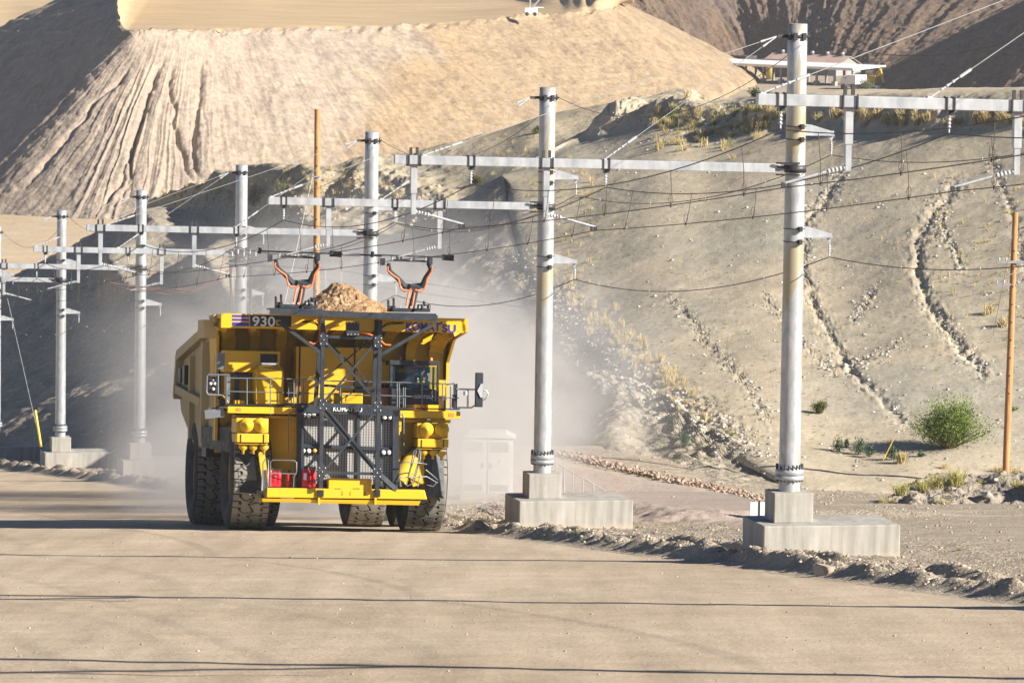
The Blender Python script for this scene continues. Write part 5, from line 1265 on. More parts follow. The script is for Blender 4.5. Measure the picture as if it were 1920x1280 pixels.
# tufts of grass: past counting
def tufts(name, spots, mat, seed, names):
    r = np.random.default_rng(seed); Vs = []; n0 = 0
    for px, py, hpx, wpx, nb in spots:
        g = hit(px, py, names)
        if g is None: continue
        scl = (g - CAM).dot(F3) / FPX; h, w = hpx * scl, wpx * scl
        N = int(nb * .8); base = np.array(g) + np.stack([r.normal(0, w * .16, N), r.normal(0, w * .16, N), np.zeros(N) - .03], 1)
        az = r.uniform(0, 2 * np.pi, N); ln = r.uniform(0, 1, N) ** .7 * w * .5
        tip = base + np.stack([np.cos(az) * ln, np.sin(az) * ln, h * r.uniform(.55, 1.05, N)], 1)
        side = np.stack([np.sin(az), -np.cos(az), np.zeros(N)], 1); side = np.cross(tip - base, r.normal(size=(N, 3))); side /= np.linalg.norm(side, axis=1, keepdims=True) + 1e-9
        wd = max(.006, .018 * h) * r.uniform(.6, 1.4, (N, 1)); mid = base * .45 + tip * .55 + np.array([0, 0, h * .1])
        Vs.append(np.stack([base - side * wd, base + side * wd, mid + side * wd * .7, mid - side * wd * .7, mid - side * wd * .7, mid + side * wd * .7, tip + side * wd * .2, tip - side * wd * .2], 1).reshape(-1, 3))
    V = np.concatenate(Vs); o = raw(name, V, np.arange(len(V)).reshape(-1, 4), mat); tag(o, kind='stuff'); return o
R = np.random.default_rng(5)
sp = []
for k in range(90): x = R.uniform(1230, 1440); sp.append((x, R.normal(240 - (x - 1300) * .03, 22), R.uniform(9, 20), R.uniform(12, 24), 80))
for k in range(52): x = R.uniform(1440, 1930); sp.append((x, R.normal(222 + (x - 1440) * .012, 7), R.uniform(12, 26), R.uniform(16, 30), 120))
for k in range(85):
    t = R.uniform(0, 1); x = 1075 + 215 * t + R.normal(0, 12); sp.append((x, 560 + 185 * t + R.normal(0, 15), R.uniform(10, 22), R.uniform(12, 24), 60))
for k in range(50): x = R.uniform(985, 1120); sp.append((x, R.uniform(300, 560), R.uniform(6, 16), R.uniform(8, 20), 40))
for k in range(120): sp.append((R.uniform(1250, 1930), R.uniform(330, 880), R.uniform(3, 9), R.uniform(4, 12), 22))
for k in range(60): x = R.uniform(1740, 1930); sp.append((x, R.uniform(330, 600), R.uniform(5, 13), R.uniform(7, 16), 30))
for (x, y, a, c) in [(1887, 886, 18, 34), (1870, 884, 14, 30), (1905, 887, 14, 26), (1770, 878, 13, 22), (1320, 790, 20, 14), (1855, 588, 22, 22), (1880, 612, 22, 22), (1690, 868, 26, 24)]: sp.append((x, y, a, c, 160))
tufts('dry_grass', sp, GR1, 9, ['right_hillside', 'embankment'])
sp = []
for k in range(110): x = R.uniform(1230, 1930); sp.append((x, R.uniform(600, 930), R.uniform(3, 8), R.uniform(5, 14), 26))
for k in range(60): x = R.uniform(1240, 1450); sp.append((x, R.normal(235, 25), R.uniform(8, 14), R.uniform(10, 20), 50))
for k in range(50): x = R.uniform(985, 1130); sp.append((x, R.uniform(330, 520), R.uniform(6, 12), R.uniform(8, 16), 30))
for k in range(45): x = R.uniform(1750, 1930); sp.append((x, R.uniform(380, 640), R.uniform(5, 10), R.uniform(8, 18), 30))
for (x, y, a, c) in [(1690, 867, 22, 26), (1372, 818, 12, 18), (1362, 812, 10, 16)]: sp.append((x, y, a, c, 160))
for (x, y, a, c) in [(1085, 1000, 9, 22), (1025, 1003, 4, 10), (1130, 1001, 5, 16), (1195, 990, 8, 6), (1573, 1052, 7, 10), (1798, 1033, 9, 8)]: sp.append((x, y, a, c, 90))
tufts('green_grass', sp, GR2, 10, ['right_hillside', 'embankment', 'roadside_ground', 'road_shoulder'])
sp = []
for k in range(150):
    x = R.uniform(285, 760); sp.append((x, R.normal(352 + abs(x - 520) * .05, 20), R.uniform(7, 16), R.uniform(10, 22), 40))
for k in range(30): x = R.uniform(900, 1150); sp.append((x, R.uniform(240, 330), R.uniform(5, 10), R.uniform(8, 16), 30))
tufts('ridge_grass', sp, GR1, 12, ['back_ridge'])
for k, (px, py, hh, ww, lab) in enumerate([(478, 385, 44, 60, 'hazy olive shrub thicket left of the wooden pole'), (530, 380, 40, 66, 'hazy olive shrub thicket just beside the wooden pole on its left'), (895, 345, 20, 30, 'small olive shrub beside the sandy track'), (1010, 250, 14, 24, 'dim shrub left of the tan pole top')]):
    g = hit(px, py, ['back_ridge', 'embankment'])
    if g:
        s2 = (g - CAM).dot(F3) / FPX; shrub('ridge_shrub', g, hh * s2, ww * s2, LF2, 2200, .06, 40 + k, lab, 'shrub', 'shrubs on the ridge behind', bare=.1)
# ---- rocks
ICO = None
def rocks(name, P3, sizes, mat, seed, flat=.7, kind='stuff'):
    r = np.random.default_rng(seed); import bmesh
    bm = bmesh.new(); bmesh.ops.create_icosphere(bm, subdivisions=1, radius=1); base = np.array([v.co[:] for v in bm.verts]); F = np.array([[v.index for v in f.verts] for f in bm.faces]); bm.free()
    N = len(P3); nb = len(base)
    V = np.repeat(base[None], N, 0) * r.uniform(.55, 1.25, (N, nb, 1)); sc_ = np.stack([r.uniform(.7, 1.3, N), r.uniform(.7, 1.3, N), r.uniform(.5, .9, N) * flat / .7], 1)
    V = V * sc_[:, None] * np.asarray(sizes)[:, None, None]; a = r.uniform(0, 6.28, N); c, s_ = np.cos(a)[:, None], np.sin(a)[:, None]
    V = np.stack([V[..., 0] * c - V[..., 1] * s_, V[..., 0] * s_ + V[..., 1] * c, V[..., 2]], -1) + np.asarray(P3)[:, None]
    FF = (F[None] + (np.arange(N) * nb)[:, None, None]).reshape(-1, 3); o = raw(name, V.reshape(-1, 3), FF, mat)
    if kind: tag(o, kind=kind)
    return o
def rockmat(name, cols):
    m, n, b, o = new_mat(name); v = coords(n); vo = n.nodes.new('ShaderNodeTexVoronoi'); vo.inputs['Scale'].default_value = 2.5; n.links.new(v, vo.inputs['Vector'])
    se = n.nodes.new('ShaderNodeSeparateColor'); n.links.new(vo.outputs['Color'], se.inputs[0]); n.links.new(ramp(n, se.outputs[0], cols), b.inputs[0]); b.inputs['Roughness'].default_value = .9
    bump(n, b, noise(n, v, 14, 4), .4, .04); return m
RK1 = rockmat('pale_rock', [(0, (.28, .22, .155)), (.5, (.38, .31, .23)), (1, (.47, .42, .35))]); RK2 = rockmat('orange_rock', [(0, (.26, .17, .12)), (.5, (.34, .24, .17)), (1, (.42, .33, .26))]); RK3 = rockmat('grey_rock', [(0, (.28, .26, .23)), (.5, (.40, .37, .32)), (1, (.55, .52, .46))])
r = np.random.default_rng(3)
N = 4800; s_ = r.uniform(-75, 70, N); t_ = TB + np.abs(r.normal(0, 2.2, N)) - .5 + r.uniform(0, .4, N); X, Y = xy(s_, t_)
sz = .022 + .06 * r.uniform(0, 1, N) ** 3.5; Z = G(X, Y) + sz * .2; rocks('shoulder_stones', np.stack([X, Y, Z], 1), sz, RK1, 1)
N = 2000; s_ = r.uniform(-60, 60, N); t_ = TB + r.uniform(4, 26, N); X, Y = xy(s_, t_); sz = .02 + .07 * r.uniform(0, 1, N) ** 5; rocks('roadside_stones', np.stack([X, Y, G(X, Y) + sz * .2], 1), sz, RK1, 2)
N = 5000; s_ = r.uniform(-105, 60, N); t_ = TB - 1 - r.uniform(0, 1, N) ** .8 * 40; X, Y = xy(s_, t_); sz = .008 + .03 * r.uniform(0, 1, N) ** 5; rocks('road_grit', np.stack([X, Y, G(X, Y) + sz * .2], 1), sz, RK1, 12)
# orange rubble along the pad
pl = [(1052, 853), (1100, 863), (1170, 880), (1250, 897), (1340, 915), (1442, 938)]
pp = []
for k in range(1100):
    t = r.uniform(0, len(pl) - 1.001); i = int(t); f = t - i; x = pl[i][0] * (1 - f) + pl[i + 1][0] * f; y = pl[i][1] * (1 - f) + pl[i + 1][1] * f
    g = hit(x + r.normal(0, 3), y + r.normal(0, 2.6) + (x - 1050) * .008, ['roadside_ground', 'embankment', 'right_hillside'])
    if g: pp.append(tuple(g + Vector((0, 0, r.uniform(0, .16)))))
rocks('orange_rubble', pp, r.uniform(.03, .12, len(pp)), RK2, 3)
pp = []
def along(pl, n, w, names=('right_hillside', 'embankment')):
    for k in range(n):
        t = r.uniform(0, len(pl) - 1.001); i = int(t); f = t - i; x = pl[i][0] * (1 - f) + pl[i + 1][0] * f; y = pl[i][1] * (1 - f) + pl[i + 1][1] * f
        g = hit(x + r.normal(0, w), y + r.normal(0, w), list(names))
        if g: pp.append(tuple(g))
along([(1045, 560), (1090, 630), (1160, 700), (1240, 750), (1330, 800), (1440, 850)], 1300, 16)
for plg, w, dep in GULS: along(plg, 160, w * 2.6)
for k in range(900):
    g = hit(r.uniform(1050, 1930), r.uniform(300, 930), ['right_hillside', 'embankment'])
    if g: pp.append(tuple(g))
for k in range(500):
    g = hit(r.uniform(1120, 1420), r.normal(225, 25), ['right_hillside'])
    if g: pp.append(tuple(g))
along([(970, 470), (1000, 540), (1050, 600)], 300, 10)
rocks('slope_rubble', pp, .025 + .11 * r.uniform(0, 1, len(pp)) ** 3.5, RK3, 4)
pp = []
along([(660, 350), (740, 370), (840, 405)], 500, 20, ('back_ridge',)); along([(300, 370), (420, 370), (600, 400)], 400, 22, ('back_ridge',))
rocks('ridge_rubble', pp, .05 + .28 * r.uniform(0, 1, len(pp)) ** 3, RK1, 5)
def boulder(px, py, rad, mat, lab, seed, names):
    g = hit(px, py, names)
    if g is None: return
    import bmesh
    bm = bmesh.new(); bmesh.ops.create_icosphere(bm, subdivisions=3, radius=rad); rr = random.Random(seed); ax = [Vector((rr.gauss(0, 1), rr.gauss(0, 1), rr.gauss(0, 1))).normalized() for _ in range(9)]
    for v in bm.verts:
        for a in ax: 
            d = v.co.dot(a); lim = rad * .62
            if d > lim: v.co -= a * (d - lim)
        v.co.z *= .8
    me = bpy.data.meshes.new('boulder'); bm.to_mesh(me); bm.free(); me.materials.append(mat); o = bpy.data.objects.new('boulder', me); COL.objects.link(o); o.location = g + Vector((0, 0, rad * .35)); tag(o, lab, 'boulder', 'loose boulders')
boulder(1546, 1076, .30, RK1, 'pale angular boulder lying in the windrow in front of the largest footing', 1, ['road_shoulder'])
boulder(897, 990, .26, RK1, 'white boulder at the left end of the windrow', 2, ['road_shoulder', 'roadside_ground']); boulder(925, 992, .2, RK1, 'smaller white boulder touching the left footing corner', 3, ['road_shoulder', 'roadside_ground'])
# ---- shadowed spoil bank at the right
cr = [(1625, 950, 226.5), (1665, 938, 228), (1700, 915, 229.5), (1745, 900, 230.5), (1800, 894, 231), (1860, 890, 231), (1930, 892, 230.5), (2010, 885, 230), (2100, 880, 229)]
ba = [(1620, 953, 226), (1665, 952, 225.6), (1700, 951, 225.3), (1745, 951.5, 225), (1800, 952, 224.7), (1860, 953, 224.4), (1930, 955, 224), (2010, 957, 223.6), (2100, 960, 223)]
rows = [[(x, y + 14, d + 5) for x, y, d in cr], cr, mix_rows(cr, ba, .5, .2), ba, [(x, y + 8, d - .4) for x, y, d in ba]]
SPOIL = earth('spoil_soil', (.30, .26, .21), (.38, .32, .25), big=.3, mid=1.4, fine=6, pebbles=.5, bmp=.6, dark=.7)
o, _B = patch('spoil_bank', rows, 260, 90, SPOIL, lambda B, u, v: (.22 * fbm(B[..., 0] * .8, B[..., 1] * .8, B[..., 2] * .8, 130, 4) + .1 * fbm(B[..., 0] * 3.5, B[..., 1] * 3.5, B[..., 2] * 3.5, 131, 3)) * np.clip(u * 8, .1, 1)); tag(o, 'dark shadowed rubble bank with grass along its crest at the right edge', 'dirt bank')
hp = P(2085, 975, 221); m_ = MB()  # unseen heap, added off frame to cast shade over the bank
prof = [(7.5, -.6), (6.2, .4), (4.6, 1.5), (3.0, 2.6), (1.4, 3.5), (0, 3.8)]
ns = 40; vs = []
for rr_, hh_ in prof:
    for k in range(ns): a = 2 * math.pi * k / ns; q = rr_ * (1 + .12 * math.sin(3 * a + rr_) + .06 * math.sin(7 * a)); vs.append((hp.x + 3.2 + q * math.cos(a) * .8, hp.y + 4 + q * math.sin(a) * .6, hp.z + hh_))
m_.add(vs, [(i * ns + k, i * ns + (k + 1) % ns, (i + 1) * ns + (k + 1) % ns, (i + 1) * ns + k) for i in range(len(prof) - 1) for k in range(ns)], True)
tag(m_.build('shade_heap', SPOIL), 'unseen rubble heap added outside the right edge to shade the bank', 'added shade heap')
tufts('bank_grass', [(1655, 943, 14, 22, 90), (1690, 925, 24, 34, 160), (1730, 920, 26, 36, 180), (1758, 912, 26, 40, 200), (1790, 908, 32, 46, 220), (1762, 945, 16, 20, 70), (1775, 946, 12, 16, 60), (1740, 948, 8, 12, 40), (1905, 912, 16, 26, 120), (1920, 915, 16, 26, 100), (1675, 940, 10, 24, 60), (1840, 905, 10, 16, 50), (1880, 899, 10, 16, 40)], leafmat('bank_grass_blade', (.33, .32, .08), (.50, .43, .15)), 14, ['spoil_bank'])
boulder(1849, 930, .26, RK3, 'large grey boulder half way down the shadowed rubble bank', 5, ['spoil_bank']); boulder(1868, 902, .15, RK3, 'grey boulder near the crest of the shadowed rubble bank', 6, ['spoil_bank']); boulder(1768, 947, .12, RK3, 'small grey boulder at the foot of the shadowed rubble bank', 7, ['spoil_bank'])
# ---- gravel pad
PADM = earth('mauve_gravel', (.38, .305, .255), (.43, .345, .285), big=.2, mid=2, fine=13, pebbles=.45, bmp=.3, peb_cols=[(0, (.2, .16, .13)), (.5, (.36, .29, .24)), (1, (.52, .44, .37))], dark=.92)
farp = [(985, 842), (1055, 855), (1160, 878), (1260, 899), (1360, 919), (1450, 939)]; nearp = [(880, 950), (985, 982), (1120, 982), (1200, 981), (1330, 983), (1410, 985)]
A_ = []
for a, c in zip(nearp, farp):
    g0 = hit(a[0], a[1], ['roadside_ground', 'road_shoulder']); g1 = hit(c[0], c[1], ['roadside_ground']); A_.append((g0, g1))
A_ = np.array([[tuple(g0), tuple(g1)] for g0, g1 in A_]); E = catmull(A_, 120); tt_ = np.linspace(0, 1, 140)[None, :, None]
V = E[:, :1] * (1 - tt_) + E[:, 1:] * tt_; eg_ = np.minimum(tt_[..., 0], 1 - tt_[..., 0]); V[..., 2] = G(V[..., 0], V[..., 1]) - .06 + .11 * np.clip(eg_ * 14, 0, 1)
o, q = grid_mesh('gravel_pad', V, PADM); tag(o, kind='structure'); reg('gravel_pad', V, q)
# ---- electrical cabinet, fence, sign
CABM = paint('cabinet_paint', (.62, .62, .58), .5, .15); CABD = paint('cabinet_louvre', (.45, .46, .44), .5, .15)
g = hit(912, 932, ['roadside_ground', 'gravel_pad']); sc = (g - CAM).dot(F3) / FPX
cr_ = empty('electrical_cabinet', g); tag(cr_, 'white electrical cabinet with double doors, faded by dust, right of the truck', 'electrical cabinet')
w_, h_ = 98 * sc, 112 * sc
m_ = MB(); m_.box((-w_ / 2, 0, -.4), (w_ / 2, 1.6, .10)); m_.build('plinth', CONC, cr_)
m_ = MB(); m_.box((-w_ / 2, 0, .10), (w_ / 2, 1.6, h_)); m_.build('housing', CABM, cr_, bevel=.01)
m_ = MB(); m_.poly([(-w_ / 2 - .1, -.08, h_), (-w_ / 2 + .3, -.08, h_ + .18), (w_ / 2 - .3, -.08, h_ + .18), (w_ / 2 + .1, -.08, h_)], (0, 1.8, 0)); m_.build('roof', CABM, cr_)
for sx in (-1, 1):
    m_ = MB(); x0, x1 = (-w_ / 2 + .08, -.05) if sx < 0 else (.05, w_ / 2 - .08); m_.box((x0, -.03, .18), (x1, -.002, h_ - .08)); dr_ = m_.build('door', CABM, cr_)
    m_ = MB()
    for k in range(12): z = h_ - .18 - k * .035; m_.box((x0 + .1, -.05, z), (x1 - .1, -.031, z + .015))
    for k in range(8): z = .28 + k * .035; m_.box((x0 + .1, -.05, z), (x1 - .1, -.031, z + .015))
    m_.build('louvre', CABD, dr_); m_ = MB(); m_.box((x0 + (.1 if sx > 0 else x1 - x0 - .14), -.07, h_ * .5), (x0 + (.14 if sx > 0 else x1 - x0 - .1), -.031, h_ * .5 + .2)); m_.build('handle', DKSTEEL, dr_)
m_ = MB(); m_.poly([(w_ * .22, -.045, h_ * .60), (w_ * .27, -.045, h_ * .60), (w_ * .245, -.045, h_ * .645)], (0, .012, 0)); m_.build('warning_triangle', paint('warning_yellow', (.7, .5, .05), .5, 0), cr_)
fg = hit(1085, 926, ['roadside_ground', 'gravel_pad']); d = (fg - CAM).dot(F3)
fr_ = empty('sloping_railing', fg); tag(fr_, 'thin grey mesh railing sloping down right behind the middle footing', 'railing')
m_ = MB(); m_.tube([P(1028, 860, d) - fg, P(1040, 866, d) - fg, P(1134, 919, d) - fg], .022, 6); m_.tube([P(1028, 905, d) - fg, P(1072, 922, d) - fg], .018, 6); m_.tube([P(1028, 924, d) - fg, P(1134, 926, d) - fg], .018, 6); m_.build('rail', GALV, fr_)
for k, x in enumerate((1042, 1058, 1074, 1093, 1113, 1134)):
    m_ = MB(); yt_ = 866 + (x - 1040) * .564; m_.tube([P(x, yt_, d) - fg, P(x, 928, d) - fg], .022, 6); m_.build('post', GALV, fr_)
m_ = MB()
for k in range(38): x = 1042 + k * 2.4; yt_ = 866 + (x - 1040) * .564; m_.tube([P(x, yt_, d) - fg, P(x, 926, d) - fg], .0035, 3, False)
m_.build('mesh', GALV, fr_)
g = hit(1420, 972, ['roadside_ground', 'gravel_pad']); d = (g - CAM).dot(F3); sg = empty('small_sign', g); tag(sg, 'small blank white board on a dark post behind the largest footing', 'sign')
m_ = MB(); a, c = P(1407, 940, d) - g, P(1421.5, 968, d) - g; m_.box((a.x, -.02, c.z), (c.x, .0, a.z)); a, c = P(1425.5, 940, d) - g, P(1438, 968, d) - g; m_.box((a.x, -.02, c.z), (c.x, .0, a.z)); m_.build('board', WHT, sg)
m_ = MB(); a = P(1423.5, 938, d) - g; m_.box((a.x - .03, -.03, -.3), (a.x + .03, .02, a.z)); m_.build('post', DKSTEEL, sg)

# ================================================================== FAR YARD
def Pz(px, py, z=ZF): return P(*PL(px, py, z))
fl_, fr2 = P(1268, 149, 1036), P(1598, 177, 1012); ax = (fr2 - fl_); ax.z = 0; L = ax.length; ax.normalize(); bk = Vector((-ax.y, ax.x, 0)); ang = math.atan2(ax.y, ax.x)
can = empty('vehicle_canopy', mat=Matrix.Translation(fl_) @ Matrix.Rotation(ang, 4, 'Z')); tag(can, 'long open sided parking shelter with a bright white flat roof', 'shelter')
ROOFW = paint('white_roof', (.80, .79, .78), .5, .08); TIN = paint('rusty_tin', (.33, .225, .19), .7, .55, (.42, .36, .32), scale=.4); TING = paint('grey_tin', (.27, .28, .28), .6, .3, scale=.4)
m_ = MB(); Hc = 3.0
m_.add([(-.6, -.8, Hc), (L + .6, -.8, Hc), (L + .6, 9.5, Hc + .5), (-.6, 9.5, Hc + .5), (-.6, -.8, Hc + .45), (L + .6, -.8, Hc + .45), (L + .6, 9.5, Hc + .75), (-.6, 9.5, Hc + .75)], [(0, 3, 2, 1), (4, 5, 6, 7), (0, 1, 5, 4), (1, 2, 6, 5), (2, 3, 7, 6), (3, 0, 4, 7)]); m_.build('roof', ROOFW, can)
for k in range(11):
    for y in (0, 8.5):
        m_ = MB(); x = k * L / 10; m_.box((x - .16, y - .16, 0), (x + .16, y + .16, Hc)); p_ = m_.build('post', TING, can)
        if y == 0: m_ = MB(); m_.box((x - .4, -.4, -.1), (x + .4, .4, .9)); m_.build('post_base', CONC, p_)
def yard(name, lab, cat, px, py, group=None): 
    p = Pz(px, py); r_ = empty(name, mat=Matrix.Translation(p) @ Matrix.Rotation(ang, 4, 'Z')); tag(r_, lab, cat, group); return r_
DKB = paint('dark_bin', (.035, .035, .045), .8, .3)
cont = [(1352, 131, 4.2, 2.2), (1372, 126, 3.6, 3.0), (1392, 133, 5.0, 2.3), (1418, 136, 5.5, 3.2), (1447, 138, 4.6, 3.2)]
for k, (px, py, w, h) in enumerate(cont):
    r_ = yard('storage_bin', 'dark bin under the white roof, %s from its left end' % ['first', 'second', 'third', 'fourth', 'fifth'][k], 'storage bin', px, py + 9, 'dark bins under the shelter'); m_ = MB(); m_.box((-w / 2, 2, 0), (w / 2, 5.5, h)); b_ = m_.build('bin_shell', DKB, r_)
    m_ = MB()
    for q in range(5): m_.box((-w / 2 + q * w / 4.4, 1.93, 0), (-w / 2 + q * w / 4.4 + .12, 2.0, h))
    m_.build('shell_rib', DKB, b_)
r_ = yard('yellow_tank', 'yellow tank upright between the dark bins under the shelter', 'tank', 1433, 150); m_ = MB(); m_.lathe([(0, 0), (.8, 0), (.8, 2.6), (.5, 3.0), (0, 3.0)], c=(0, 1.8, 0), n=20); m_.build('tank_shell', paint('dull_yellow_tank', (.45, .36, .06), .6, .3), r_); m_ = MB(); m_.tube([(.9, 1.8, 0), (.9, 1.8, 3.0)], .08, 6); m_.build('pipe', DKSTEEL, r_)
b0 = P(1424, 145, 1068); bar = empty('tin_barn', mat=Matrix.Translation(b0) @ Matrix.Rotation(ang - .02, 4, 'Z')); tag(bar, 'grey walled barn with a rusty brown gabled roof behind the shelter', 'barn')
bl_, bw_, eh, rh = 15.6, 9.0, 2.3, 4.2; sc_ = 1030 / FPX; bl_ = 180 * sc_
m_ = MB(); m_.add([(0, 0, 0), (bl_, 0, 0), (bl_, bw_, 0), (0, bw_, 0), (0, 0, eh), (bl_, 0, eh), (bl_, bw_, eh), (0, bw_, eh), (0, bw_ / 2, rh), (bl_, bw_ / 2, rh)], [(0, 1, 5, 4), (1, 2, 6, 9, 5), (2, 3, 7, 6), (3, 0, 4, 8, 7), (4, 5, 9, 8), (6, 7, 8, 9)]); m_.build('wall', TING, bar)
m_ = MB(); 
for y0, y1 in ((-.4, bw_ / 2), (bw_ + .4, bw_ / 2)):
    z0 = eh - .1; m_.add([(-.4, y0, z0 + .12), (bl_ + .4, y0, z0 + .12), (bl_ + .4, y1, rh + .12), (-.4, y1, rh + .12), (-.4, y0, z0 + .22), (bl_ + .4, y0, z0 + .22), (bl_ + .4, y1, rh + .26), (-.4, y1, rh + .26)], [(0, 1, 2, 3), (7, 6, 5, 4), (0, 4, 5, 1), (1, 5, 6, 2), (2, 6, 7, 3), (3, 7, 4, 0)])
for k in range(60): x = -.3 + k * (bl_ + .6) / 60; m_.bar((x, -.42, eh + .14), (x, bw_ / 2, rh + .28), .07, .05)
rf = m_.build('roof', TIN, bar)
for k in range(5): m_ = MB(); x = 2 + k * (bl_ - 3.5) / 4; m_.lathe([(0, 0), (.3, 0), (.3, .35), (.38, .4), (.3, .7), (0, .75)], c=(x, bw_ / 2, rh + .2), n=12); m_.build('ridge_vent', SILV, rf)
m_ = MB(); m_.box((bl_ + .01, 3.0, 0), (bl_ + .06, 3.7, 3.0)); m_.build('door', paint('barn_red_door', (.3, .09, .06), .7, .2), bar)
gc = yard('waste_container', 'dark green roll off container left of the white shelter', 'container', 1297, 132); m_ = MB(); m_.box((-2.0, 0, .1), (2.0, 2, 1.8)); b_ = m_.build('shell', paint('container_green', (.015, .14, .07), .5, .2), gc)
m_ = MB(); 
for q in range(7): m_.box((-2 + q * .63, -.08, .1), (-1.9 + q * .63, 0, 1.8))
m_.build('rib', MATS['container_green'], b_)
for k, (px, lab) in enumerate(((1275, 'bright red barrel left of the green container, left one of two'), (1281, 'bright red barrel touching the green container, right one of two'))):
    r_ = yard('barrel', lab, 'barrel', px, 127, 'red barrels'); m_ = MB(); m_.lathe([(0, 0), (.35, 0), (.35, .6), (.38, .62), (.35, .64), (.35, 1.1), (0, 1.1)], c=(0, 0, .6), n=16); m_.build('drum', paint('barrel_red%d' % k, (.6, .05, .02), .5, .1), r_); m_ = MB(); m_.box((-.4, -.4, 0), (.4, .4, .6)); m_.build('pallet', BARK, r_)
JM = rockmat('scrap_heap', [(0, (.35, .12, .04)), (.5, (.45, .27, .10)), (1, (.5, .45, .36))])
r2 = np.random.default_rng(8); pp = []
for k in range(260): p = Pz(r2.uniform(1284, 1345), r2.uniform(116, 121)); pp.append((p.x, p.y, p.z + r2.uniform(.2, 2.4)))
for k in range(70): p = Pz(r2.uniform(1318, 1345), r2.uniform(128, 134)); pp.append((p.x, p.y, p.z + r2.uniform(.1, .7)))
rocks('scrap_pile', pp, r2.uniform(.2, .5, len(pp)), JM, 9)
wt = yard('utility_truck', 'small white box truck parked under the right end of the shelter', 'truck', 1588, 168); m_ = MB(); m_.box((-.9, 1.0, .9), (1.1, 4.5, 2.5)); m_.build('box_body', ROOFW, wt, bevel=.05); m_ = MB(); m_.box((-2.2, 1.1, .6), (-.95, 4.2, 1.9)); m_.box((-2.0, 1.2, 1.9), (-1.2, 4.0, 2.3)); m_.build('cab', ROOFW, wt, bevel=.08)
for x in (-1.6, .5): m_ = MB(); m_.lathe([(0, .95), (.45, .95), (.45, 1.2), (0, 1.2)], 'y', c=(x, 0, .45), n=18); m_.build('wheel', RUB, wt)
exv = yard('excavator', 'small yellow excavator with its arm raised behind a dark shrub', 'excavator', 1637, 166)
m_ = MB(); m_.box((-1.6, 0, .9), (.4, 2, 2.2)); m_.build('body', YEL, exv, bevel=.05); m_ = MB(); m_.bar((-.2, .9, 1.6), (1.0, .7, 3.4), .4); m_.bar((1.0, .7, 3.4), (1.9, .6, 1.0), .32); m_.build('arm', YEL, exv); m_ = MB(); m_.box((-1.8, 0, 0), (.7, .5, .8)); m_.box((-1.8, 1.6, 0), (.7, 2.1, .8)); m_.build('tracks', BLK, exv); m_ = MB(); m_.box((1.6, .2, .2), (2.2, 1.0, 1.0)); m_.build('bucket', DKSTEEL, exv)
r_ = yard('jerry_can', 'tiny white drum on the bare ground right of the excavator', 'drum', 1646, 169); m_ = MB(); m_.lathe([(0, 0), (.4, 0), (.4, .8), (0, .8)], n=12); m_.build('drum', ROOFW, r_); m_ = MB(); m_.lathe([(0, .8), (.15, .8), (.15, .95), (0, .95)], n=10); m_.build('cap', DKSTEEL, r_)
for k, (px, py, hh, ww, lab) in enumerate([(1622, 174, 30, 34, 'dark olive shrub standing before the yellow excavator'), (1720, 158, 20, 32, 'round yellow green shrub in front of the dark shadowed dump'), (1416, 176, 18, 26, 'green shrub before the middle of the shelter, left of the large pole'), (1436, 180, 14, 24, 'low green shrub touching the tall pole from the left, near the shelter'), (1272, 112, 12, 20, 'pale green shrub above the red barrels'), (1311, 112, 12, 20, 'green shrub above the green container')]):
    g = Pz(px, py) if k not in (2, 3) else (hit(px, 182, ['right_hillside']) or Pz(px, py)); s2 = (g - CAM).dot(F3) / FPX
    shrub('yard_shrub', g, hh * s2, ww * s2, LF4 if k != 1 else LF1, 1500, .16 if k not in (2, 3) else .06, 70 + k, lab, 'shrub', 'shrubs around the yard', bare=.1)
# light tower on the dump rim and a twin sign
g = P(994, 30, 938); lt = empty('light_tower', g); tag(lt, 'white trailer mounted mast standing on the rim of the tan dump', 'light tower')
m_ = MB(); m_.box((-.9, -.6, .3), (1.2, .6, 1.3)); m_.box((.6, -.5, 1.3), (2.2, .5, 1.45)); m_.build('trailer', ROOFW, lt, bevel=.05); m_ = MB(); m_.box((-.12, -.12, 1.3), (.12, .12, 6.5)); m_.bar((.3, 0, 1.3), (1.8, 0, 3.0), .2); m_.build('mast', SILV, lt)
for x in (-.5, .8): m_ = MB(); m_.lathe([(0, -.7), (.32, -.7), (.32, -.5), (0, -.5)], 'y', c=(x, 0, .32), n=14); m_.build('wheel', RUB, lt)
g = P(66, 56, 958); ts = empty('twin_sign', g); tag(ts, 'tiny pair of white panels on the dark flank at upper left', 'sign')
for x in (-.3, .35): m_ = MB(); m_.box((x - .22, -.05, .5), (x + .22, 0, 1.5)); m_.build('board', ROOFW, ts); m_ = MB(); m_.box((x - .04, 0, -1.0), (x + .04, .06, 1.4)); m_.build('post', DKSTEEL, ts)
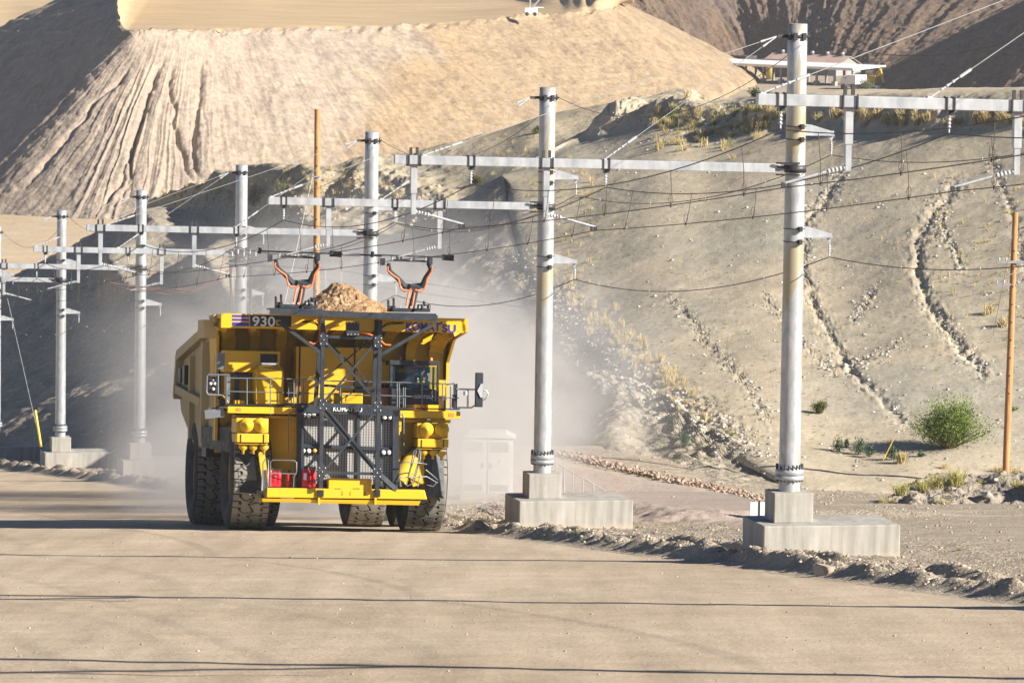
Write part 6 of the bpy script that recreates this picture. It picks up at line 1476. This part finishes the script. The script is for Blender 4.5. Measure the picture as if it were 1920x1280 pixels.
# ================================================================== DUST AND HAZE
def dust():
    blobs = [((700, 800, 228), (10, 11, 8), .20), ((690, 660, 250), (15, 16, 8.5), .085), ((345, 880, 226), (3.6, 12, 3.4), .11), ((350, 800, 255), (5.5, 16, 6.5), .05), ((560, 880, 214), (9, 6, 3.2), .28), ((905, 760, 240), (6.0, 11, 7.5), .085), ((1090, 760, 250), (6, 12, 6), .045)]
    m = bpy.data.materials.new('dust'); m.use_nodes = True; n = m.node_tree; n.nodes.clear()
    out = n.nodes.new('ShaderNodeOutputMaterial'); pv = n.nodes.new('ShaderNodeVolumePrincipled')
    pv.inputs['Color'].default_value = (.80, .77, .74, 1); pv.inputs['Anisotropy'].default_value = .1
    n.links.new(pv.outputs[0], out.inputs['Volume'])
    g = n.nodes.new('ShaderNodeNewGeometry'); tot = None
    lo = Vector((1e9,) * 3); hi = Vector((-1e9,) * 3)
    for c, r, d in blobs:
        w = P(*c); lo = Vector([min(lo[i], w[i] - r[i] * 1.0) for i in range(3)]); hi = Vector([max(hi[i], w[i] + r[i] * 1.0) for i in range(3)])
        s = n.nodes.new('ShaderNodeVectorMath'); s.operation = 'SUBTRACT'; n.links.new(g.outputs['Position'], s.inputs[0]); s.inputs[1].default_value = w
        dv = n.nodes.new('ShaderNodeVectorMath'); dv.operation = 'DIVIDE'; n.links.new(s.outputs[0], dv.inputs[0]); dv.inputs[1].default_value = r
        ln = n.nodes.new('ShaderNodeVectorMath'); ln.operation = 'LENGTH'; n.links.new(dv.outputs[0], ln.inputs[0])
        mr = n.nodes.new('ShaderNodeMapRange'); mr.interpolation_type = 'SMOOTHSTEP'; mr.inputs[1].default_value = 1.0; mr.inputs[2].default_value = 0.15; mr.inputs[3].default_value = 0; mr.inputs[4].default_value = d
        n.links.new(ln.outputs['Value'], mr.inputs[0]); tot = mr.outputs[0] if tot is None else math_n(n, 'ADD', tot, mr.outputs[0])
    f = noise(n, g.outputs['Position'], .15, 6, .6, 1.6); fr = n.nodes.new('ShaderNodeMapRange'); fr.inputs[1].default_value = .40; fr.inputs[2].default_value = .60; fr.inputs[3].default_value = .04; fr.inputs[4].default_value = 2.0
    n.links.new(f, fr.inputs[0]); n.links.new(math_n(n, 'MULTIPLY', tot, fr.outputs[0]), pv.inputs['Density'])
    b = MB(); b.box(lo, hi); o = b.build('dust_cloud', m); tag(o, kind='stuff')
    o.display_type = 'WIRE'
dust()
def haze(dens):
    m = bpy.data.materials.new('haze'); m.use_nodes = True; n = m.node_tree; n.nodes.clear()
    out = n.nodes.new('ShaderNodeOutputMaterial'); pv = n.nodes.new('ShaderNodeVolumePrincipled'); pv.inputs['Color'].default_value = (.86, .9, .97, 1); pv.inputs['Density'].default_value = dens; pv.inputs['Anisotropy'].default_value = .2
    n.links.new(pv.outputs[0], out.inputs['Volume'])
    b = MB(); b.box((-3000, -900, -620), (3000, 5400, 60)); o = b.build('haze', m); tag(o, kind='stuff')
HAZE = 0.00008
if HAZE: haze(HAZE)

# ================================================================== split multi-piece parts into parts of their own
def islands(me):
    n = len(me.vertices); p = list(range(n))
    def fd(a):
        while p[a] != a: p[a] = p[p[a]]; a = p[a]
        return a
    for f in me.polygons:
        v = f.vertices; a = fd(v[0])
        for q in v[1:]:
            b = fd(q)
            if a != b: p[b] = a
    g = {}
    for i in range(n): g.setdefault(fd(i), []).append(i)
    return list(g.values())
SKIP = ('spacer', 'bolts', 'anchor_bolts', 'mesh', 'grille_mesh', 'lettering', 'crown', 'tyre', 'rim', 'slots', 'pole_steps', 'face_features', 'blue_stripes', 'trunk', 'load', 'ridge_vent', 'spacer', 'hood_flange_')
def split_parts():
    done = set()
    for o in list(S.objects):
        if o.type != 'MESH' or o.parent is None or o.name.split('.')[0] in SKIP or o.children or len(o.data.vertices) > 6000 or o.name in done: continue
        isl = islands(o.data)
        if len(isl) < 2 or len(isl) > 60: continue
        co = [v.co for v in o.data.vertices]; bx = []
        for g in isl:
            bx.append([[min(co[i][k] for i in g) - .02 for k in range(3)], [max(co[i][k] for i in g) + .02 for k in range(3)], set(g)])
        ch = True
        while ch:
            ch = False
            for a in range(len(bx)):
                for b in range(a + 1, len(bx)):
                    if all(bx[a][0][k] <= bx[b][1][k] and bx[b][0][k] <= bx[a][1][k] for k in range(3)):
                        bx[a] = [[min(bx[a][0][k], bx[b][0][k]) for k in range(3)], [max(bx[a][1][k], bx[b][1][k]) for k in range(3)], bx[a][2] | bx[b][2]]; bx.pop(b); ch = True; break
                if ch: break
        if len(bx) < 2 or len(bx) > 24: continue
        me = o.data; nm = o.name.split('.')[0]
        for c in bx[1:] + bx[:1]:
            idx = sorted(c[2]); mp = {v: i for i, v in enumerate(idx)}
            fs = [(tuple(mp[v] for v in f.vertices), f.use_smooth) for f in me.polygons if f.vertices[0] in mp]
            m2 = bpy.data.meshes.new(nm); m2.from_pydata([co[i] for i in idx], [], [f[0] for f in fs]); m2.polygons.foreach_set('use_smooth', [f[1] for f in fs]); m2.update(); m2.materials.append(me.materials[0])
            if c is bx[0]: last = m2
            else:
                q = o.copy(); q.data = m2; COL.objects.link(q); done.add(q.name)
        o.data = last
split_parts()
for a, b in (('right_hillside', 'hillside'), ('embankment', 'hillside'), ('back_ridge', 'hill'), ('waste_rock_dump', 'hill'), ('dump_top', 'terrain'), ('brown_dump', 'hill'), ('brown_dump_spur', 'hill'), ('far_slope', 'terrain'), ('lower_bench', 'terrain'), ('yard_flat', 'ground'), ('haul_road', 'road'), ('road_shoulder', 'ground'), ('roadside_ground', 'ground'), ('gravel_pad', 'gravel_ground')):
    if a in bpy.data.objects: bpy.data.objects[a].name = b
